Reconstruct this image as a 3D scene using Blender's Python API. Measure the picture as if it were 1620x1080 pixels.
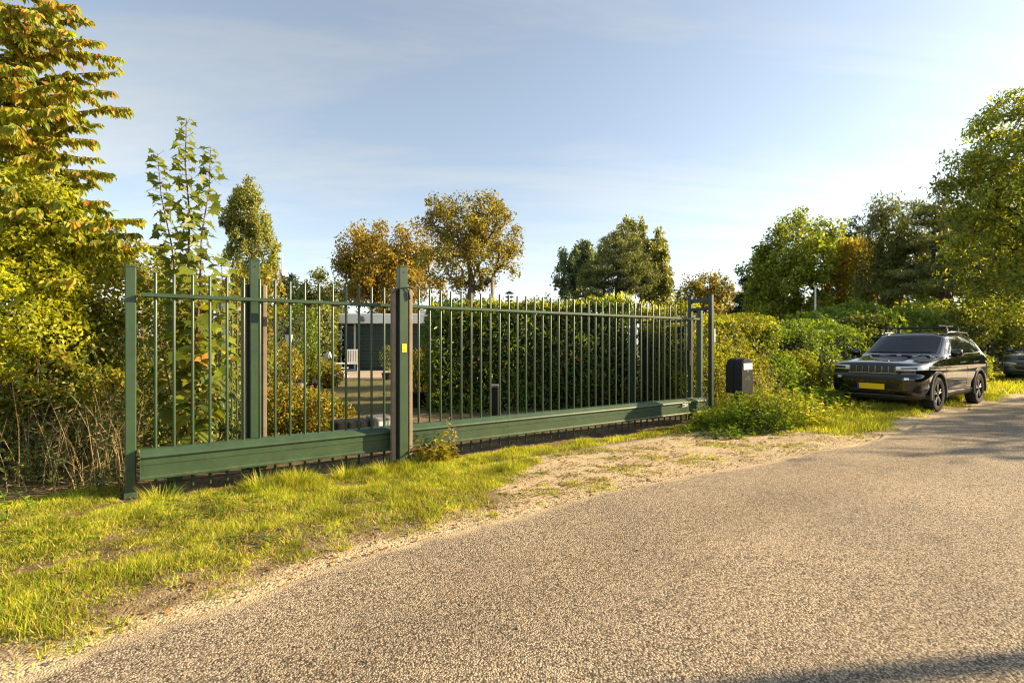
import bpy, bmesh, math, random
import numpy as np
from mathutils import Vector, Matrix
from mathutils.bvhtree import BVHTree

scene = bpy.context.scene
for _o in list(bpy.data.objects):
    bpy.data.objects.remove(_o)
COL = scene.collection

# ------------------------------------------------------------------ camera
CAM_H = 1.40
F = 810.0           # focal length in photo pixels (18 mm on a 36 mm sensor)
CX, CY = 810.0, 544.0
cam_data = bpy.data.cameras.new('camera')
cam = bpy.data.objects.new('camera', cam_data)
COL.objects.link(cam)
cam.location = (0, 0, CAM_H)
cam.rotation_euler = (math.radians(90), 0, 0)
cam_data.sensor_width = 36.0
cam_data.lens = 18.0
cam_data.shift_y = 4.0 / 1620.0
cam_data.clip_start = 0.05
cam_data.clip_end = 4000
scene.camera = cam

# ------------------------------------------------------------------ sun + sky
SUN_EL = math.radians(23.0)
SUN_AZ = math.radians(82.0)          # clockwise from the view direction (+Y)
SDIR = Vector((math.sin(SUN_AZ) * math.cos(SUN_EL), math.cos(SUN_AZ) * math.cos(SUN_EL), math.sin(SUN_EL)))
sun_data = bpy.data.lights.new('sun', 'SUN')
sun_data.energy = 5.0
sun_data.angle = math.radians(0.55)
sun_data.color = (1.0, 0.76, 0.44)
sun = bpy.data.objects.new('sun', sun_data)
sun.rotation_euler = SDIR.to_track_quat('Z', 'Y').to_euler()
sun.location = (30, 5, 30)
COL.objects.link(sun)

world = bpy.data.worlds.new('World')
scene.world = world
world.use_nodes = True
wn = world.node_tree
wn.nodes.clear()
def wnode(t, **kw):
    n = wn.nodes.new(t)
    for k, v in kw.items():
        setattr(n, k, v)
    return n
sky = wnode('ShaderNodeTexSky', sky_type='NISHITA')
sky.sun_disc = False
sky.sun_elevation = SUN_EL
sky.sun_rotation = SUN_AZ
sky.altitude = 0
sky.air_density = 1.0
sky.dust_density = 0.9
sky.ozone_density = 1.2
wtc = wnode('ShaderNodeTexCoord')
sep = wnode('ShaderNodeSeparateXYZ')
wn.links.new(wtc.outputs['Generated'], sep.inputs[0])
den = wnode('ShaderNodeMath', operation='ADD'); den.inputs[1].default_value = 0.18
wn.links.new(sep.outputs['Z'], den.inputs[0])
dx = wnode('ShaderNodeMath', operation='DIVIDE'); dy = wnode('ShaderNodeMath', operation='DIVIDE')
wn.links.new(sep.outputs['X'], dx.inputs[0]); wn.links.new(den.outputs[0], dx.inputs[1])
wn.links.new(sep.outputs['Y'], dy.inputs[0]); wn.links.new(den.outputs[0], dy.inputs[1])
comb = wnode('ShaderNodeCombineXYZ')
wn.links.new(dx.outputs[0], comb.inputs[0]); wn.links.new(dy.outputs[0], comb.inputs[1])
mp = wnode('ShaderNodeMapping')
mp.inputs['Rotation'].default_value = (0, 0, math.radians(28))
mp.inputs['Scale'].default_value = (0.55, 1.9, 1)
mp.inputs['Location'].default_value = (3.3, 0.55, 0)
wn.links.new(comb.outputs[0], mp.inputs[0])
cn = wnode('ShaderNodeTexNoise'); cn.inputs['Scale'].default_value = 1.15; cn.inputs['Detail'].default_value = 7; cn.inputs['Roughness'].default_value = 0.6; cn.inputs['Distortion'].default_value = 0.5
wn.links.new(mp.outputs[0], cn.inputs['Vector'])
cr = wnode('ShaderNodeValToRGB')
cr.color_ramp.elements[0].position = 0.43; cr.color_ramp.elements[0].color = (0, 0, 0, 1)
cr.color_ramp.elements[1].position = 0.70; cr.color_ramp.elements[1].color = (1, 1, 1, 1)
wn.links.new(cn.outputs['Fac'], cr.inputs[0])
cm = wnode('ShaderNodeMath', operation='MULTIPLY_ADD'); cm.inputs[1].default_value = 0.5; cm.inputs[2].default_value = 0.4
wn.links.new(cr.outputs[0], cm.inputs[0])
bw = wnode('ShaderNodeRGBToBW'); wn.links.new(sky.outputs[0], bw.inputs[0])
cb = wnode('ShaderNodeMath', operation='MULTIPLY_ADD'); cb.inputs[1].default_value = 0.95; cb.inputs[2].default_value = 1.1
wn.links.new(bw.outputs[0], cb.inputs[0])
cc = wnode('ShaderNodeCombineColor')
for _i, _k in enumerate((0.93, 1.0, 1.03)):
    _m = wnode('ShaderNodeMath', operation='MULTIPLY'); _m.inputs[1].default_value = _k
    wn.links.new(cb.outputs[0], _m.inputs[0]); wn.links.new(_m.outputs[0], cc.inputs[_i])
mixw = wnode('ShaderNodeMix', data_type='RGBA')
wn.links.new(cm.outputs[0], mixw.inputs['Factor'])
wn.links.new(sky.outputs[0], mixw.inputs['A']); wn.links.new(cc.outputs[0], mixw.inputs['B'])
bg = wnode('ShaderNodeBackground'); bg.inputs['Strength'].default_value = 0.078
wn.links.new(mixw.outputs['Result'], bg.inputs['Color'])
wout = wnode('ShaderNodeOutputWorld')
wn.links.new(bg.outputs[0], wout.inputs['Surface'])

scene.view_settings.view_transform = 'Standard'
scene.view_settings.look = 'None'
scene.view_settings.gamma = 1.0
scene.view_settings.exposure = 1.62
scene.view_settings.use_curve_mapping = False
scene.render.engine = 'CYCLES'
scene.cycles.max_bounces = 6
scene.cycles.diffuse_bounces = 3
scene.cycles.glossy_bounces = 3
scene.cycles.transmission_bounces = 4
scene.cycles.transparent_max_bounces = 6
scene.cycles.caustics_reflective = False
scene.cycles.caustics_refractive = False
scene.cycles.sample_clamp_indirect = 4.0
scene.cycles.use_denoising = True
scene.cycles.filter_width = 1.15

# ------------------------------------------------------------------ coordinates
UX, UY = 0.827, 0.562              # direction of the gate and the road in plan
NX, NY = 0.562, -0.827             # from the gate towards the road
GX, GY = -3.28, 4.52               # left end of the gate beam's front face
def W(s, t, z=0.0):
    return Vector((GX + UX * s + NX * t, GY + UY * s + NY * t, z))
def ST(x, y):
    ax = x - GX; ay = y - GY
    return ax * UX + ay * UY, ax * NX + ay * NY
def P(px, py, D):
    return Vector(((px - CX) / F * D, D, CAM_H + (CY - py) / F * D))
YAW = math.atan2(UY, UX)

# ------------------------------------------------------------------ numpy noise
def vnoise(x, y, seed=0):
    x = np.asarray(x, float); y = np.asarray(y, float)
    xi = np.floor(x).astype(np.int64); yi = np.floor(y).astype(np.int64)
    xf = x - xi; yf = y - yi
    u = xf * xf * (3 - 2 * xf); v = yf * yf * (3 - 2 * yf)
    def h(a, b):
        n = (a * 374761393 + b * 668265263 + seed * 1442695041) & 0xffffffff
        n = ((n ^ (n >> 13)) * 1274126177) & 0xffffffff
        n = n ^ (n >> 16)
        return (n & 0xffff) / 65535.0
    return (h(xi, yi) * (1 - u) + h(xi + 1, yi) * u) * (1 - v) + (h(xi, yi + 1) * (1 - u) + h(xi + 1, yi + 1) * u) * v
def fbm(x, y, seed=0, oct=4):
    a = 0.5; r = 0; t = 0
    for i in range(oct):
        r = r + a * vnoise(np.asarray(x) * 2 ** i, np.asarray(y) * 2 ** i, seed + i * 17); t += a; a *= 0.5
    return r / t
def smooth(a, b, x):
    k = np.clip((np.asarray(x, float) - a) / (b - a), 0, 1)
    return k * k * (3 - 2 * k)

# ------------------------------------------------------------------ materials
MATS = {}
class NT:
    def __init__(self, name):
        self.m = bpy.data.materials.new(name); self.m.use_nodes = True
        self.t = self.m.node_tree; self.t.nodes.clear()
        self.out = self.n('ShaderNodeOutputMaterial')
    def n(self, t, **kw):
        x = self.t.nodes.new(t)
        for k, v in kw.items():
            if k.startswith('i_'):
                x.inputs[k[2:].replace('_', ' ')].default_value = v
            else:
                setattr(x, k, v)
        return x
    def l(self, a, b):
        self.t.links.new(a, b)
def col4(c):
    return (c[0], c[1], c[2], 1)
def ramp(nt, fac, stops, interp='LINEAR'):
    r = nt.n('ShaderNodeValToRGB'); cr_ = r.color_ramp; cr_.interpolation = interp
    while len(cr_.elements) < len(stops):
        cr_.elements.new(0.5)
    for e, (p, c) in zip(cr_.elements, stops):
        e.position = p; e.color = col4(c) if len(c) == 3 else c
    nt.l(fac, r.inputs[0])
    return r.outputs[0]
def mixc(nt, fac, a, b, mode='MIX'):
    m = nt.n('ShaderNodeMix', data_type='RGBA', blend_type=mode)
    for key, v in (('Factor', fac), ('A', a), ('B', b)):
        s = m.inputs[key]
        if isinstance(v, (int, float)):
            s.default_value = v
        elif isinstance(v, tuple):
            s.default_value = col4(v)
        else:
            nt.l(v, s)
    return m.outputs['Result']
def noise(nt, scale, detail=3, rough=0.55, vec=None, dist=0.0):
    x = nt.n('ShaderNodeTexNoise'); x.inputs['Scale'].default_value = scale; x.inputs['Detail'].default_value = detail
    x.inputs['Roughness'].default_value = rough; x.inputs['Distortion'].default_value = dist
    if vec is not None:
        nt.l(vec, x.inputs['Vector'])
    return x.outputs['Fac']
def objvec(nt):
    return nt.n('ShaderNodeTexCoord').outputs['Object']
def posvec(nt):
    return nt.n('ShaderNodeNewGeometry').outputs['Position']

def leafmat(name, stops, transl=0.42, rough=0.45, clump=0.6, spec=0.35, tint=(1.5, 1.45, 0.55)):
    nt = NT(name)
    g = nt.n('ShaderNodeNewGeometry')
    c1 = ramp(nt, g.outputs['Random Per Island'], stops)
    nz = noise(nt, clump, 2, 0.5, g.outputs['Position'])
    hv = nt.n('ShaderNodeHueSaturation')
    mr = nt.n('ShaderNodeMapRange'); mr.inputs[1].default_value = 0.3; mr.inputs[2].default_value = 0.7; mr.inputs[3].default_value = 0.58; mr.inputs[4].default_value = 1.4
    nt.l(nz, mr.inputs[0]); nt.l(mr.outputs[0], hv.inputs['Value']); nt.l(c1, hv.inputs['Color'])
    c = hv.outputs[0]
    p = nt.n('ShaderNodeBsdfPrincipled'); p.inputs['Roughness'].default_value = rough; p.inputs['Specular IOR Level'].default_value = spec
    nt.l(c, p.inputs['Base Color'])
    tr = nt.n('ShaderNodeBsdfTranslucent')
    nt.l(mixc(nt, 1.0, c, tint, 'MULTIPLY'), tr.inputs['Color'])
    mx = nt.n('ShaderNodeMixShader'); mx.inputs[0].default_value = transl
    nt.l(p.outputs[0], mx.inputs[1]); nt.l(tr.outputs[0], mx.inputs[2]); nt.l(mx.outputs[0], nt.out.inputs[0])
    MATS[name] = nt.m
    return nt.m
def plain(name, c, rough=0.5, metal=0.0, spec=0.5, coat=0.0, nscale=0, namp=0.15, bump=0.0, bscale=60, dirt=None):
    nt = NT(name)
    p = nt.n('ShaderNodeBsdfPrincipled')
    p.inputs['Roughness'].default_value = rough; p.inputs['Metallic'].default_value = metal; p.inputs['Specular IOR Level'].default_value = spec
    p.inputs['Coat Weight'].default_value = coat; p.inputs['Coat Roughness'].default_value = 0.03
    if nscale:
        v = objvec(nt)
        f = noise(nt, nscale, 5, 0.6, v)
        cc_ = ramp(nt, f, [(0.3, tuple(x * (1 - namp) for x in c)), (0.7, tuple(min(1, x * (1 + namp)) for x in c))])
        if dirt:
            f2 = noise(nt, nscale * 0.6, 6, 0.7, v)
            m2 = ramp(nt, f2, [(0.56, (0, 0, 0)), (0.72, (1, 1, 1))])
            k = nt.n('ShaderNodeMath', operation='MULTIPLY'); k.inputs[1].default_value = dirt[1]; nt.l(m2, k.inputs[0])
            cc_ = mixc(nt, k.outputs[0], cc_, dirt[0])
        if dirt:
            vs = nt.n('ShaderNodeTexVoronoi'); vs.inputs['Scale'].default_value = 34; nt.l(v, vs.inputs['Vector'])
            chip = ramp(nt, vs.outputs['Distance'], [(0.05, (1, 1, 1)), (0.10, (0, 0, 0))])
            gate_ = ramp(nt, noise(nt, 7, 3, 0.6, v), [(0.58, (0, 0, 0)), (0.66, (1, 1, 1))])
            cc_ = mixc(nt, mixc(nt, 1.0, chip, gate_, 'MULTIPLY'), cc_, (0.30, 0.29, 0.20))
            sepz = nt.n('ShaderNodeSeparateXYZ'); nt.l(posvec(nt), sepz.inputs[0])
            low = nt.n('ShaderNodeMapRange'); low.inputs[1].default_value = 0.52; low.inputs[2].default_value = 0.10; low.inputs[3].default_value = 0.0; low.inputs[4].default_value = 0.25; nt.l(sepz.outputs['Z'], low.inputs[0])
            mud = ramp(nt, noise(nt, 16, 6, 0.75, v), [(0.46, (0, 0, 0)), (0.70, (1, 1, 1))])
            mk = nt.n('ShaderNodeMath', operation='MULTIPLY'); nt.l(mud, mk.inputs[0]); nt.l(low.outputs[0], mk.inputs[1])
            cc_ = mixc(nt, mk.outputs[0], cc_, (0.20, 0.16, 0.09))
        nt.l(cc_, p.inputs['Base Color'])
    else:
        p.inputs['Base Color'].default_value = col4(c)
    if bump:
        b = nt.n('ShaderNodeBump'); b.inputs['Strength'].default_value = bump; b.inputs['Distance'].default_value = 0.01
        nt.l(noise(nt, bscale, 4, 0.6, objvec(nt)), b.inputs['Height']); nt.l(b.outputs[0], p.inputs['Normal'])
    nt.l(p.outputs[0], nt.out.inputs[0])
    MATS[name] = nt.m
    return nt.m

plain('green_paint', (0.032, 0.064, 0.033), 0.40, nscale=5, namp=0.2, bump=0.05, bscale=150, dirt=((0.055, 0.085, 0.045), 0.4))
plain('dark_green_paint', (0.010, 0.026, 0.018), 0.4, nscale=5, namp=0.15)
plain('rubber_brown', (0.20, 0.155, 0.115), 0.75, nscale=9, namp=0.2)
plain('rubber_black', (0.012, 0.012, 0.012), 0.7)
plain('sticker_yellow', (0.85, 0.60, 0.02), 0.5)
plain('sticker_ink', (0.05, 0.035, 0.01), 0.6)
plain('white_plastic', (0.72, 0.72, 0.70), 0.4)
plain('grey_plastic', (0.16, 0.16, 0.16), 0.5, nscale=8, namp=0.15)
plain('steel', (0.45, 0.45, 0.46), 0.35, metal=0.9)
plain('white_paint', (0.74, 0.75, 0.76), 0.5, nscale=3, namp=0.06)
plain('house_green', (0.012, 0.032, 0.022), 0.45, nscale=4, namp=0.2)
plain('deck', (0.36, 0.29, 0.22), 0.75, nscale=6, namp=0.2)
plain('wood_grey', (0.22, 0.19, 0.15), 0.8, nscale=9, namp=0.3)
plain('black_metal', (0.006, 0.007, 0.008), 0.55, spec=0.3, nscale=6, namp=0.2)
plain('mailbox_front', (0.014, 0.021, 0.018), 0.3, nscale=14, namp=0.3)
plain('concrete', (0.24, 0.20, 0.145), 0.9, nscale=7, namp=0.2, bump=0.4, bscale=90)
plain('pot_grey', (0.25, 0.24, 0.23), 0.8, nscale=9, namp=0.2)
plain('tower_hazed', (0.62, 0.66, 0.70), 0.8)  # distance haze is put into the tower's colour
plain('bark', (0.10, 0.075, 0.05), 0.9, nscale=12, namp=0.45, bump=0.8, bscale=30)
plain('bark_grey', (0.14, 0.12, 0.095), 0.9, nscale=12, namp=0.4, bump=0.8, bscale=30)
plain('twig_red', (0.16, 0.075, 0.04), 0.7, nscale=12, namp=0.3)
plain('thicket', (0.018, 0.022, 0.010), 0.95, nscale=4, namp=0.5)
plain('car_black', (0.003, 0.0032, 0.004), 0.06, spec=0.5, coat=1.0)
plain('car_grey', (0.085, 0.115, 0.145), 0.25, metal=0.35, spec=0.5, coat=1.0)
plain('cladding', (0.05, 0.048, 0.045), 0.6)
plain('tyre', (0.012, 0.012, 0.012), 0.85, bump=0.3, bscale=40)
plain('rim_dark', (0.03, 0.03, 0.032), 0.25, metal=0.7)
plain('rim_cut', (0.55, 0.53, 0.50), 0.25, metal=0.9)
plain('chrome_dark', (0.22, 0.22, 0.22), 0.2, metal=1.0)
plain('trim_black', (0.006, 0.006, 0.006), 0.35)
plain('plate_yellow', (0.90, 0.60, 0.004), 0.45)
plain('plate_blue', (0.01, 0.05, 0.32), 0.45)
plain('lamp_lens', (0.78, 0.79, 0.80), 0.18, metal=0.3, coat=1.0)
plain('lamp_dark', (0.05, 0.05, 0.055), 0.1, metal=0.4, coat=1.0)
plain('straw', (0.30, 0.21, 0.10), 0.7, nscale=3, namp=0.35)
def glassmat(name, c, rough=0.03, spec=0.5):
    nt = NT(name)
    p = nt.n('ShaderNodeBsdfPrincipled'); p.inputs['Base Color'].default_value = col4(c); p.inputs['Roughness'].default_value = rough
    p.inputs['Specular IOR Level'].default_value = spec; p.inputs['IOR'].default_value = 1.45
    nt.l(p.outputs[0], nt.out.inputs[0]); MATS[name] = nt.m
glassmat('car_glass', (0.012, 0.015, 0.016))
glassmat('house_glass', (0.05, 0.07, 0.075))

# foliage palettes (linear base colours)
leafmat('lf_cherry', [(0.0, (0.1489, 0.2184, 0.025)), (0.4, (0.2828, 0.3432, 0.0312)), (0.7, (0.4167, 0.39, 0.0374)), (0.88, (0.4911, 0.312, 0.0468)), (1.0, (0.4167, 0.156, 0.0343))], 0.58, clump=0.9)
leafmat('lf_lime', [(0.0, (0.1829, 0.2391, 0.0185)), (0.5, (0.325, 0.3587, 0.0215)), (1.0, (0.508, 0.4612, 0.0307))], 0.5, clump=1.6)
leafmat('lf_rust', [(0.0, (0.088, 0.132, 0.0176)), (0.55, (0.187, 0.22, 0.0198)), (0.88, (0.286, 0.231, 0.022)), (1.0, (0.275, 0.121, 0.022))], 0.45, clump=1.8)
leafmat('lf_maple', [(0.0, (0.0866, 0.1306, 0.0174)), (0.6, (0.1559, 0.1925, 0.0223)), (0.9, (0.2599, 0.2338, 0.0248)), (1.0, (0.3465, 0.1375, 0.0248))], 0.45, clump=1.5)
leafmat('lf_poplar', [(0.0, (0.1441, 0.1764, 0.0438)), (0.6, (0.236, 0.2537, 0.0593)), (1.0, (0.3667, 0.3307, 0.0695))], 0.35, clump=0.25)
leafmat('lf_greypop', [(0.0, (0.1092, 0.1482, 0.078)), (1.0, (0.2184, 0.2574, 0.1326))], 0.3, clump=0.25)
leafmat('lf_orange', [(0.0, (0.144, 0.144, 0.024)), (0.5, (0.264, 0.204, 0.0288)), (1.0, (0.384, 0.24, 0.0312))], 0.42, clump=0.35)
leafmat('lf_olive', [(0.0, (0.1325, 0.1358, 0.0245)), (0.6, (0.2445, 0.2134, 0.0315)), (1.0, (0.3872, 0.2716, 0.0383))], 0.42, clump=0.4)
leafmat('lf_pine', [(0.0, (0.1017, 0.1411, 0.0484)), (0.7, (0.2239, 0.2522, 0.0787)), (1.0, (0.3458, 0.336, 0.106))], 0.2, clump=0.4)
leafmat('lf_spruce', [(0.0, (0.0317, 0.0544, 0.0288)), (1.0, (0.0739, 0.0992, 0.048))], 0.2, clump=0.4)
leafmat('lf_round', [(0.0, (0.1145, 0.1687, 0.0261)), (0.6, (0.2291, 0.2892, 0.0346)), (1.0, (0.4582, 0.4339, 0.0476))], 0.42, clump=0.35)
leafmat('lf_gold', [(0.0, (0.13, 0.13, 0.016)), (0.6, (0.26, 0.21, 0.02)), (1.0, (0.36, 0.24, 0.024))], 0.5, clump=0.4)
leafmat('lf_dark', [(0.0, (0.0842, 0.1166, 0.0307)), (0.7, (0.1682, 0.1942, 0.0437)), (1.0, (0.2804, 0.267, 0.0548))], 0.33, clump=0.4)
leafmat('lf_ash', [(0.0, (0.1266, 0.192, 0.0336)), (0.6, (0.2532, 0.3064, 0.0432)), (1.0, (0.538, 0.453, 0.048))], 0.42, clump=0.35)
leafmat('lf_laurel', [(0.0, (0.0509, 0.0991, 0.0143)), (0.6, (0.1019, 0.1653, 0.0191)), (0.93, (0.1746, 0.2248, 0.0238)), (1.0, (0.3636, 0.1323, 0.0238))], 0.36, rough=0.42, spec=0.4, clump=0.9)
leafmat('lf_privet', [(0.0, (0.0938, 0.1313, 0.0135)), (0.5, (0.175, 0.2125, 0.0158)), (0.85, (0.275, 0.2625, 0.0203)), (1.0, (0.3375, 0.2, 0.0225))], 0.46, clump=0.7)
leafmat('lf_weed', [(0.0, (0.0726, 0.132, 0.0143)), (0.6, (0.1307, 0.2112, 0.019)), (1.0, (0.2323, 0.264, 0.0238))], 0.42, clump=1.2)
leafmat('lf_litter', [(0.0, (0.14, 0.085, 0.035)), (0.6, (0.24, 0.15, 0.05)), (1.0, (0.30, 0.13, 0.03))], 0.2, clump=1.2)
leafmat('lf_berry', [(0.0, (0.10, 0.13, 0.012)), (0.55, (0.22, 0.22, 0.016)), (0.8, (0.30, 0.20, 0.018)), (1.0, (0.26, 0.09, 0.02))], 0.42, clump=2.2)
leafmat('lf_grass', [(0.0, (0.1407, 0.219, 0.0181)), (0.45, (0.2612, 0.3369, 0.0219)), (0.8, (0.442, 0.4211, 0.0328)), (1.0, (0.6629, 0.438, 0.1454))], 0.45, clump=3.2, spec=0.3)
leafmat('lf_thatch', [(0.0, (0.16, 0.11, 0.045)), (0.6, (0.32, 0.24, 0.10)), (1.0, (0.45, 0.36, 0.18))], 0.25, clump=2.0)
leafmat('lf_reed', [(0.0, (0.045, 0.075, 0.016)), (0.6, (0.09, 0.11, 0.028)), (1.0, (0.24, 0.18, 0.085))], 0.3, clump=2.0)
leafmat('lf_flower', [(0.0, (0.12, 0.13, 0.04)), (0.5, (0.30, 0.25, 0.12)), (1.0, (0.45, 0.38, 0.24))], 0.4, clump=2.0)

# ground: colour masks 'sand' (pale dust), 'lawn' (short green) are stored per vertex
def groundmat(name, road=False):
    nt = NT(name)
    v = posvec(nt)
    p = nt.n('ShaderNodeBsdfPrincipled'); p.inputs['Specular IOR Level'].default_value = 0.25
    at = nt.n('ShaderNodeAttribute', attribute_name='sand').outputs['Fac']
    # dust / soil
    f1 = noise(nt, 3.2, 6, 0.65, v); f2 = noise(nt, 38, 4, 0.7, v)
    soil = ramp(nt, f1, [(0.3, (0.085, 0.058, 0.031)), (0.55, (0.165, 0.118, 0.063)), (0.75, (0.27, 0.20, 0.115))])
    sandc = ramp(nt, f1, [(0.25, (0.30, 0.23, 0.14)), (0.5, (0.43, 0.34, 0.215)), (0.8, (0.52, 0.42, 0.275))])
    grit = nt.n('ShaderNodeTexVoronoi'); grit.inputs['Scale'].default_value = 75; nt.l(v, grit.inputs['Vector'])
    gb = nt.n('ShaderNodeRGBToBW'); nt.l(grit.outputs['Color'], gb.inputs[0])
    gm = ramp(nt, gb.outputs[0], [(0.15, (0.72, 0.70, 0.68)), (0.5, (1, 1, 1)), (0.9, (1.2, 1.19, 1.17))])
    wob = nt.n('ShaderNodeMath', operation='MULTIPLY_ADD'); wob.inputs[1].default_value = 0.9; wob.inputs[2].default_value = -0.45
    nt.l(noise(nt, 6.5, 6, 0.7, v), wob.inputs[0])
    ad = nt.n('ShaderNodeMath', operation='ADD', use_clamp=True); nt.l(at, ad.inputs[0]); nt.l(wob.outputs[0], ad.inputs[1])
    msk = nt.n('ShaderNodeMapRange', interpolation_type='SMOOTHSTEP'); msk.inputs[1].default_value = 0.22; msk.inputs[2].default_value = 0.78; nt.l(ad.outputs[0], msk.inputs[0])
    if road:
        # chip seal: pale and dark stones with tar between them
        vo = nt.n('ShaderNodeTexVoronoi'); vo.inputs['Scale'].default_value = 112; nt.l(v, vo.inputs['Vector'])
        vb = nt.n('ShaderNodeRGBToBW'); nt.l(vo.outputs['Color'], vb.inputs[0])
        st = ramp(nt, vb.outputs[0], [(0.10, (0.10, 0.083, 0.065)), (0.34, (0.235, 0.188, 0.135)), (0.55, (0.365, 0.295, 0.21)), (0.8, (0.53, 0.44, 0.325))])
        edge = ramp(nt, vo.outputs['Distance'], [(0.42, (1, 1, 1)), (0.78, (0.26, 0.255, 0.25))])
        st = mixc(nt, 1.0, st, edge, 'MULTIPLY')
        big = ramp(nt, noise(nt, 0.9, 5, 0.6, v), [(0.3, (0.78, 0.79, 0.81)), (0.7, (1.12, 1.10, 1.06))])
        st = mixc(nt, 1.0, st, big, 'MULTIPLY')
        tk = nt.n('ShaderNodeAttribute', attribute_name='track').outputs['Fac']
        tkn = nt.n('ShaderNodeMath', operation='MULTIPLY'); nt.l(tk, tkn.inputs[0]); nt.l(noise(nt, 0.7, 4, 0.6, v), tkn.inputs[1])
        st = mixc(nt, tkn.outputs[0], st, mixc(nt, 1.0, st, (0.74, 0.72, 0.70), 'MULTIPLY'))
        spot = ramp(nt, noise(nt, 2.3, 5, 0.65, v), [(0.62, (1, 1, 1)), (0.72, (0.66, 0.65, 0.64))])
        st = mixc(nt, 0.8, st, spot, 'MULTIPLY')
        mpc = nt.n('ShaderNodeMapping'); mpc.inputs['Rotation'].default_value = (0, 0, -0.55); mpc.inputs['Scale'].default_value = (0.22, 0.5, 1); nt.l(v, mpc.inputs[0])
        wv = nt.n('ShaderNodeTexVoronoi', feature='DISTANCE_TO_EDGE'); wv.inputs['Scale'].default_value = 1.0; wv.inputs['Randomness'].default_value = 1.0
        wad = nt.n('ShaderNodeVectorMath', operation='ADD'); nt.l(mpc.outputs[0], wad.inputs[0])
        wsc = nt.n('ShaderNodeVectorMath', operation='SCALE'); wsc.inputs['Scale'].default_value = 0.25
        wnz = nt.n('ShaderNodeTexNoise'); wnz.inputs['Scale'].default_value = 3.0; wnz.inputs['Detail'].default_value = 5; nt.l(v, wnz.inputs['Vector']); nt.l(wnz.outputs['Color'], wsc.inputs[0]); nt.l(wsc.outputs[0], wad.inputs[1])
        nt.l(wad.outputs[0], wv.inputs['Vector'])
        crk = ramp(nt, wv.outputs['Distance'], [(0.0, (0.45, 0.43, 0.41)), (0.006, (1, 1, 1))])
        st = mixc(nt, 0.55, st, crk, 'MULTIPLY')
        base = mixc(nt, msk.outputs[0], st, mixc(nt, 1.0, sandc, gm, 'MULTIPLY'))
        hgt = nt.n('ShaderNodeMath', operation='MULTIPLY'); hgt.inputs[1].default_value = -1.0; nt.l(vo.outputs['Distance'], hgt.inputs[0])
        b = nt.n('ShaderNodeBump'); b.inputs['Strength'].default_value = 0.75; b.inputs['Distance'].default_value = 0.006
        nt.l(hgt.outputs[0], b.inputs['Height'])
        p.inputs['Roughness'].default_value = 0.75
    else:
        base = mixc(nt, msk.outputs[0], soil, sandc)
        base = mixc(nt, 0.8, base, gm, 'MULTIPLY')
        lw = nt.n('ShaderNodeAttribute', attribute_name='lawn').outputs['Fac']
        gcol = ramp(nt, noise(nt, 2.5, 6, 0.7, v), [(0.3, (0.045, 0.065, 0.014)), (0.55, (0.08, 0.10, 0.02)), (0.75, (0.12, 0.12, 0.035))])
        base = mixc(nt, lw, base, gcol)
        hsum = nt.n('ShaderNodeMath', operation='MULTIPLY_ADD'); hsum.inputs[1].default_value = -0.5
        nt.l(grit.outputs['Distance'], hsum.inputs[0]); nt.l(f2, hsum.inputs[2])
        b = nt.n('ShaderNodeBump'); b.inputs['Strength'].default_value = 0.9; b.inputs['Distance'].default_value = 0.015
        nt.l(hsum.outputs[0], b.inputs['Height'])
        p.inputs['Roughness'].default_value = 0.95
    nt.l(b.outputs[0], p.inputs['Normal'])
    nt.l(base, p.inputs['Base Color']); nt.l(p.outputs[0], nt.out.inputs[0])
    MATS[name] = nt.m
groundmat('ground_mat'); groundmat('road_mat', True)

# ------------------------------------------------------------------ object helpers
def link(o):
    COL.objects.link(o); return o
def tag(o, label=None, cat=None, group=None, kind=None):
    if label: o['label'] = label
    if cat: o['category'] = cat
    if group: o['group'] = group
    if kind: o['kind'] = kind
    return o
def thing(name, label, cat, loc=(0, 0, 0), rz=0.0, group=None):
    o = link(bpy.data.objects.new(name, None)); o.location = loc; o.rotation_euler = (0, 0, rz)
    o.empty_display_size = 0.1
    return tag(o, label, cat, group)
def np_mesh(name, verts, faces):
    """verts (n,3), faces (m,k) all the same size"""
    verts = np.ascontiguousarray(verts, dtype=np.float32); faces = np.ascontiguousarray(faces, dtype=np.int32)
    me = bpy.data.meshes.new(name)
    m, k = faces.shape
    me.vertices.add(len(verts)); me.vertices.foreach_set('co', verts.ravel())
    me.loops.add(m * k); me.loops.foreach_set('vertex_index', faces.ravel())
    me.polygons.add(m); me.polygons.foreach_set('loop_start', np.arange(0, m * k, k, dtype=np.int32))
    me.update(calc_edges=True)
    return me
def ob(name, me, mat, parent=None, smooth_=False):
    if mat is not None and not me.materials:
        me.materials.append(MATS[mat])
    if smooth_:
        me.polygons.foreach_set('use_smooth', np.ones(len(me.polygons), dtype=bool))
    o = link(bpy.data.objects.new(name, me))
    if parent is not None:
        o.parent = parent
    return o
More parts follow.
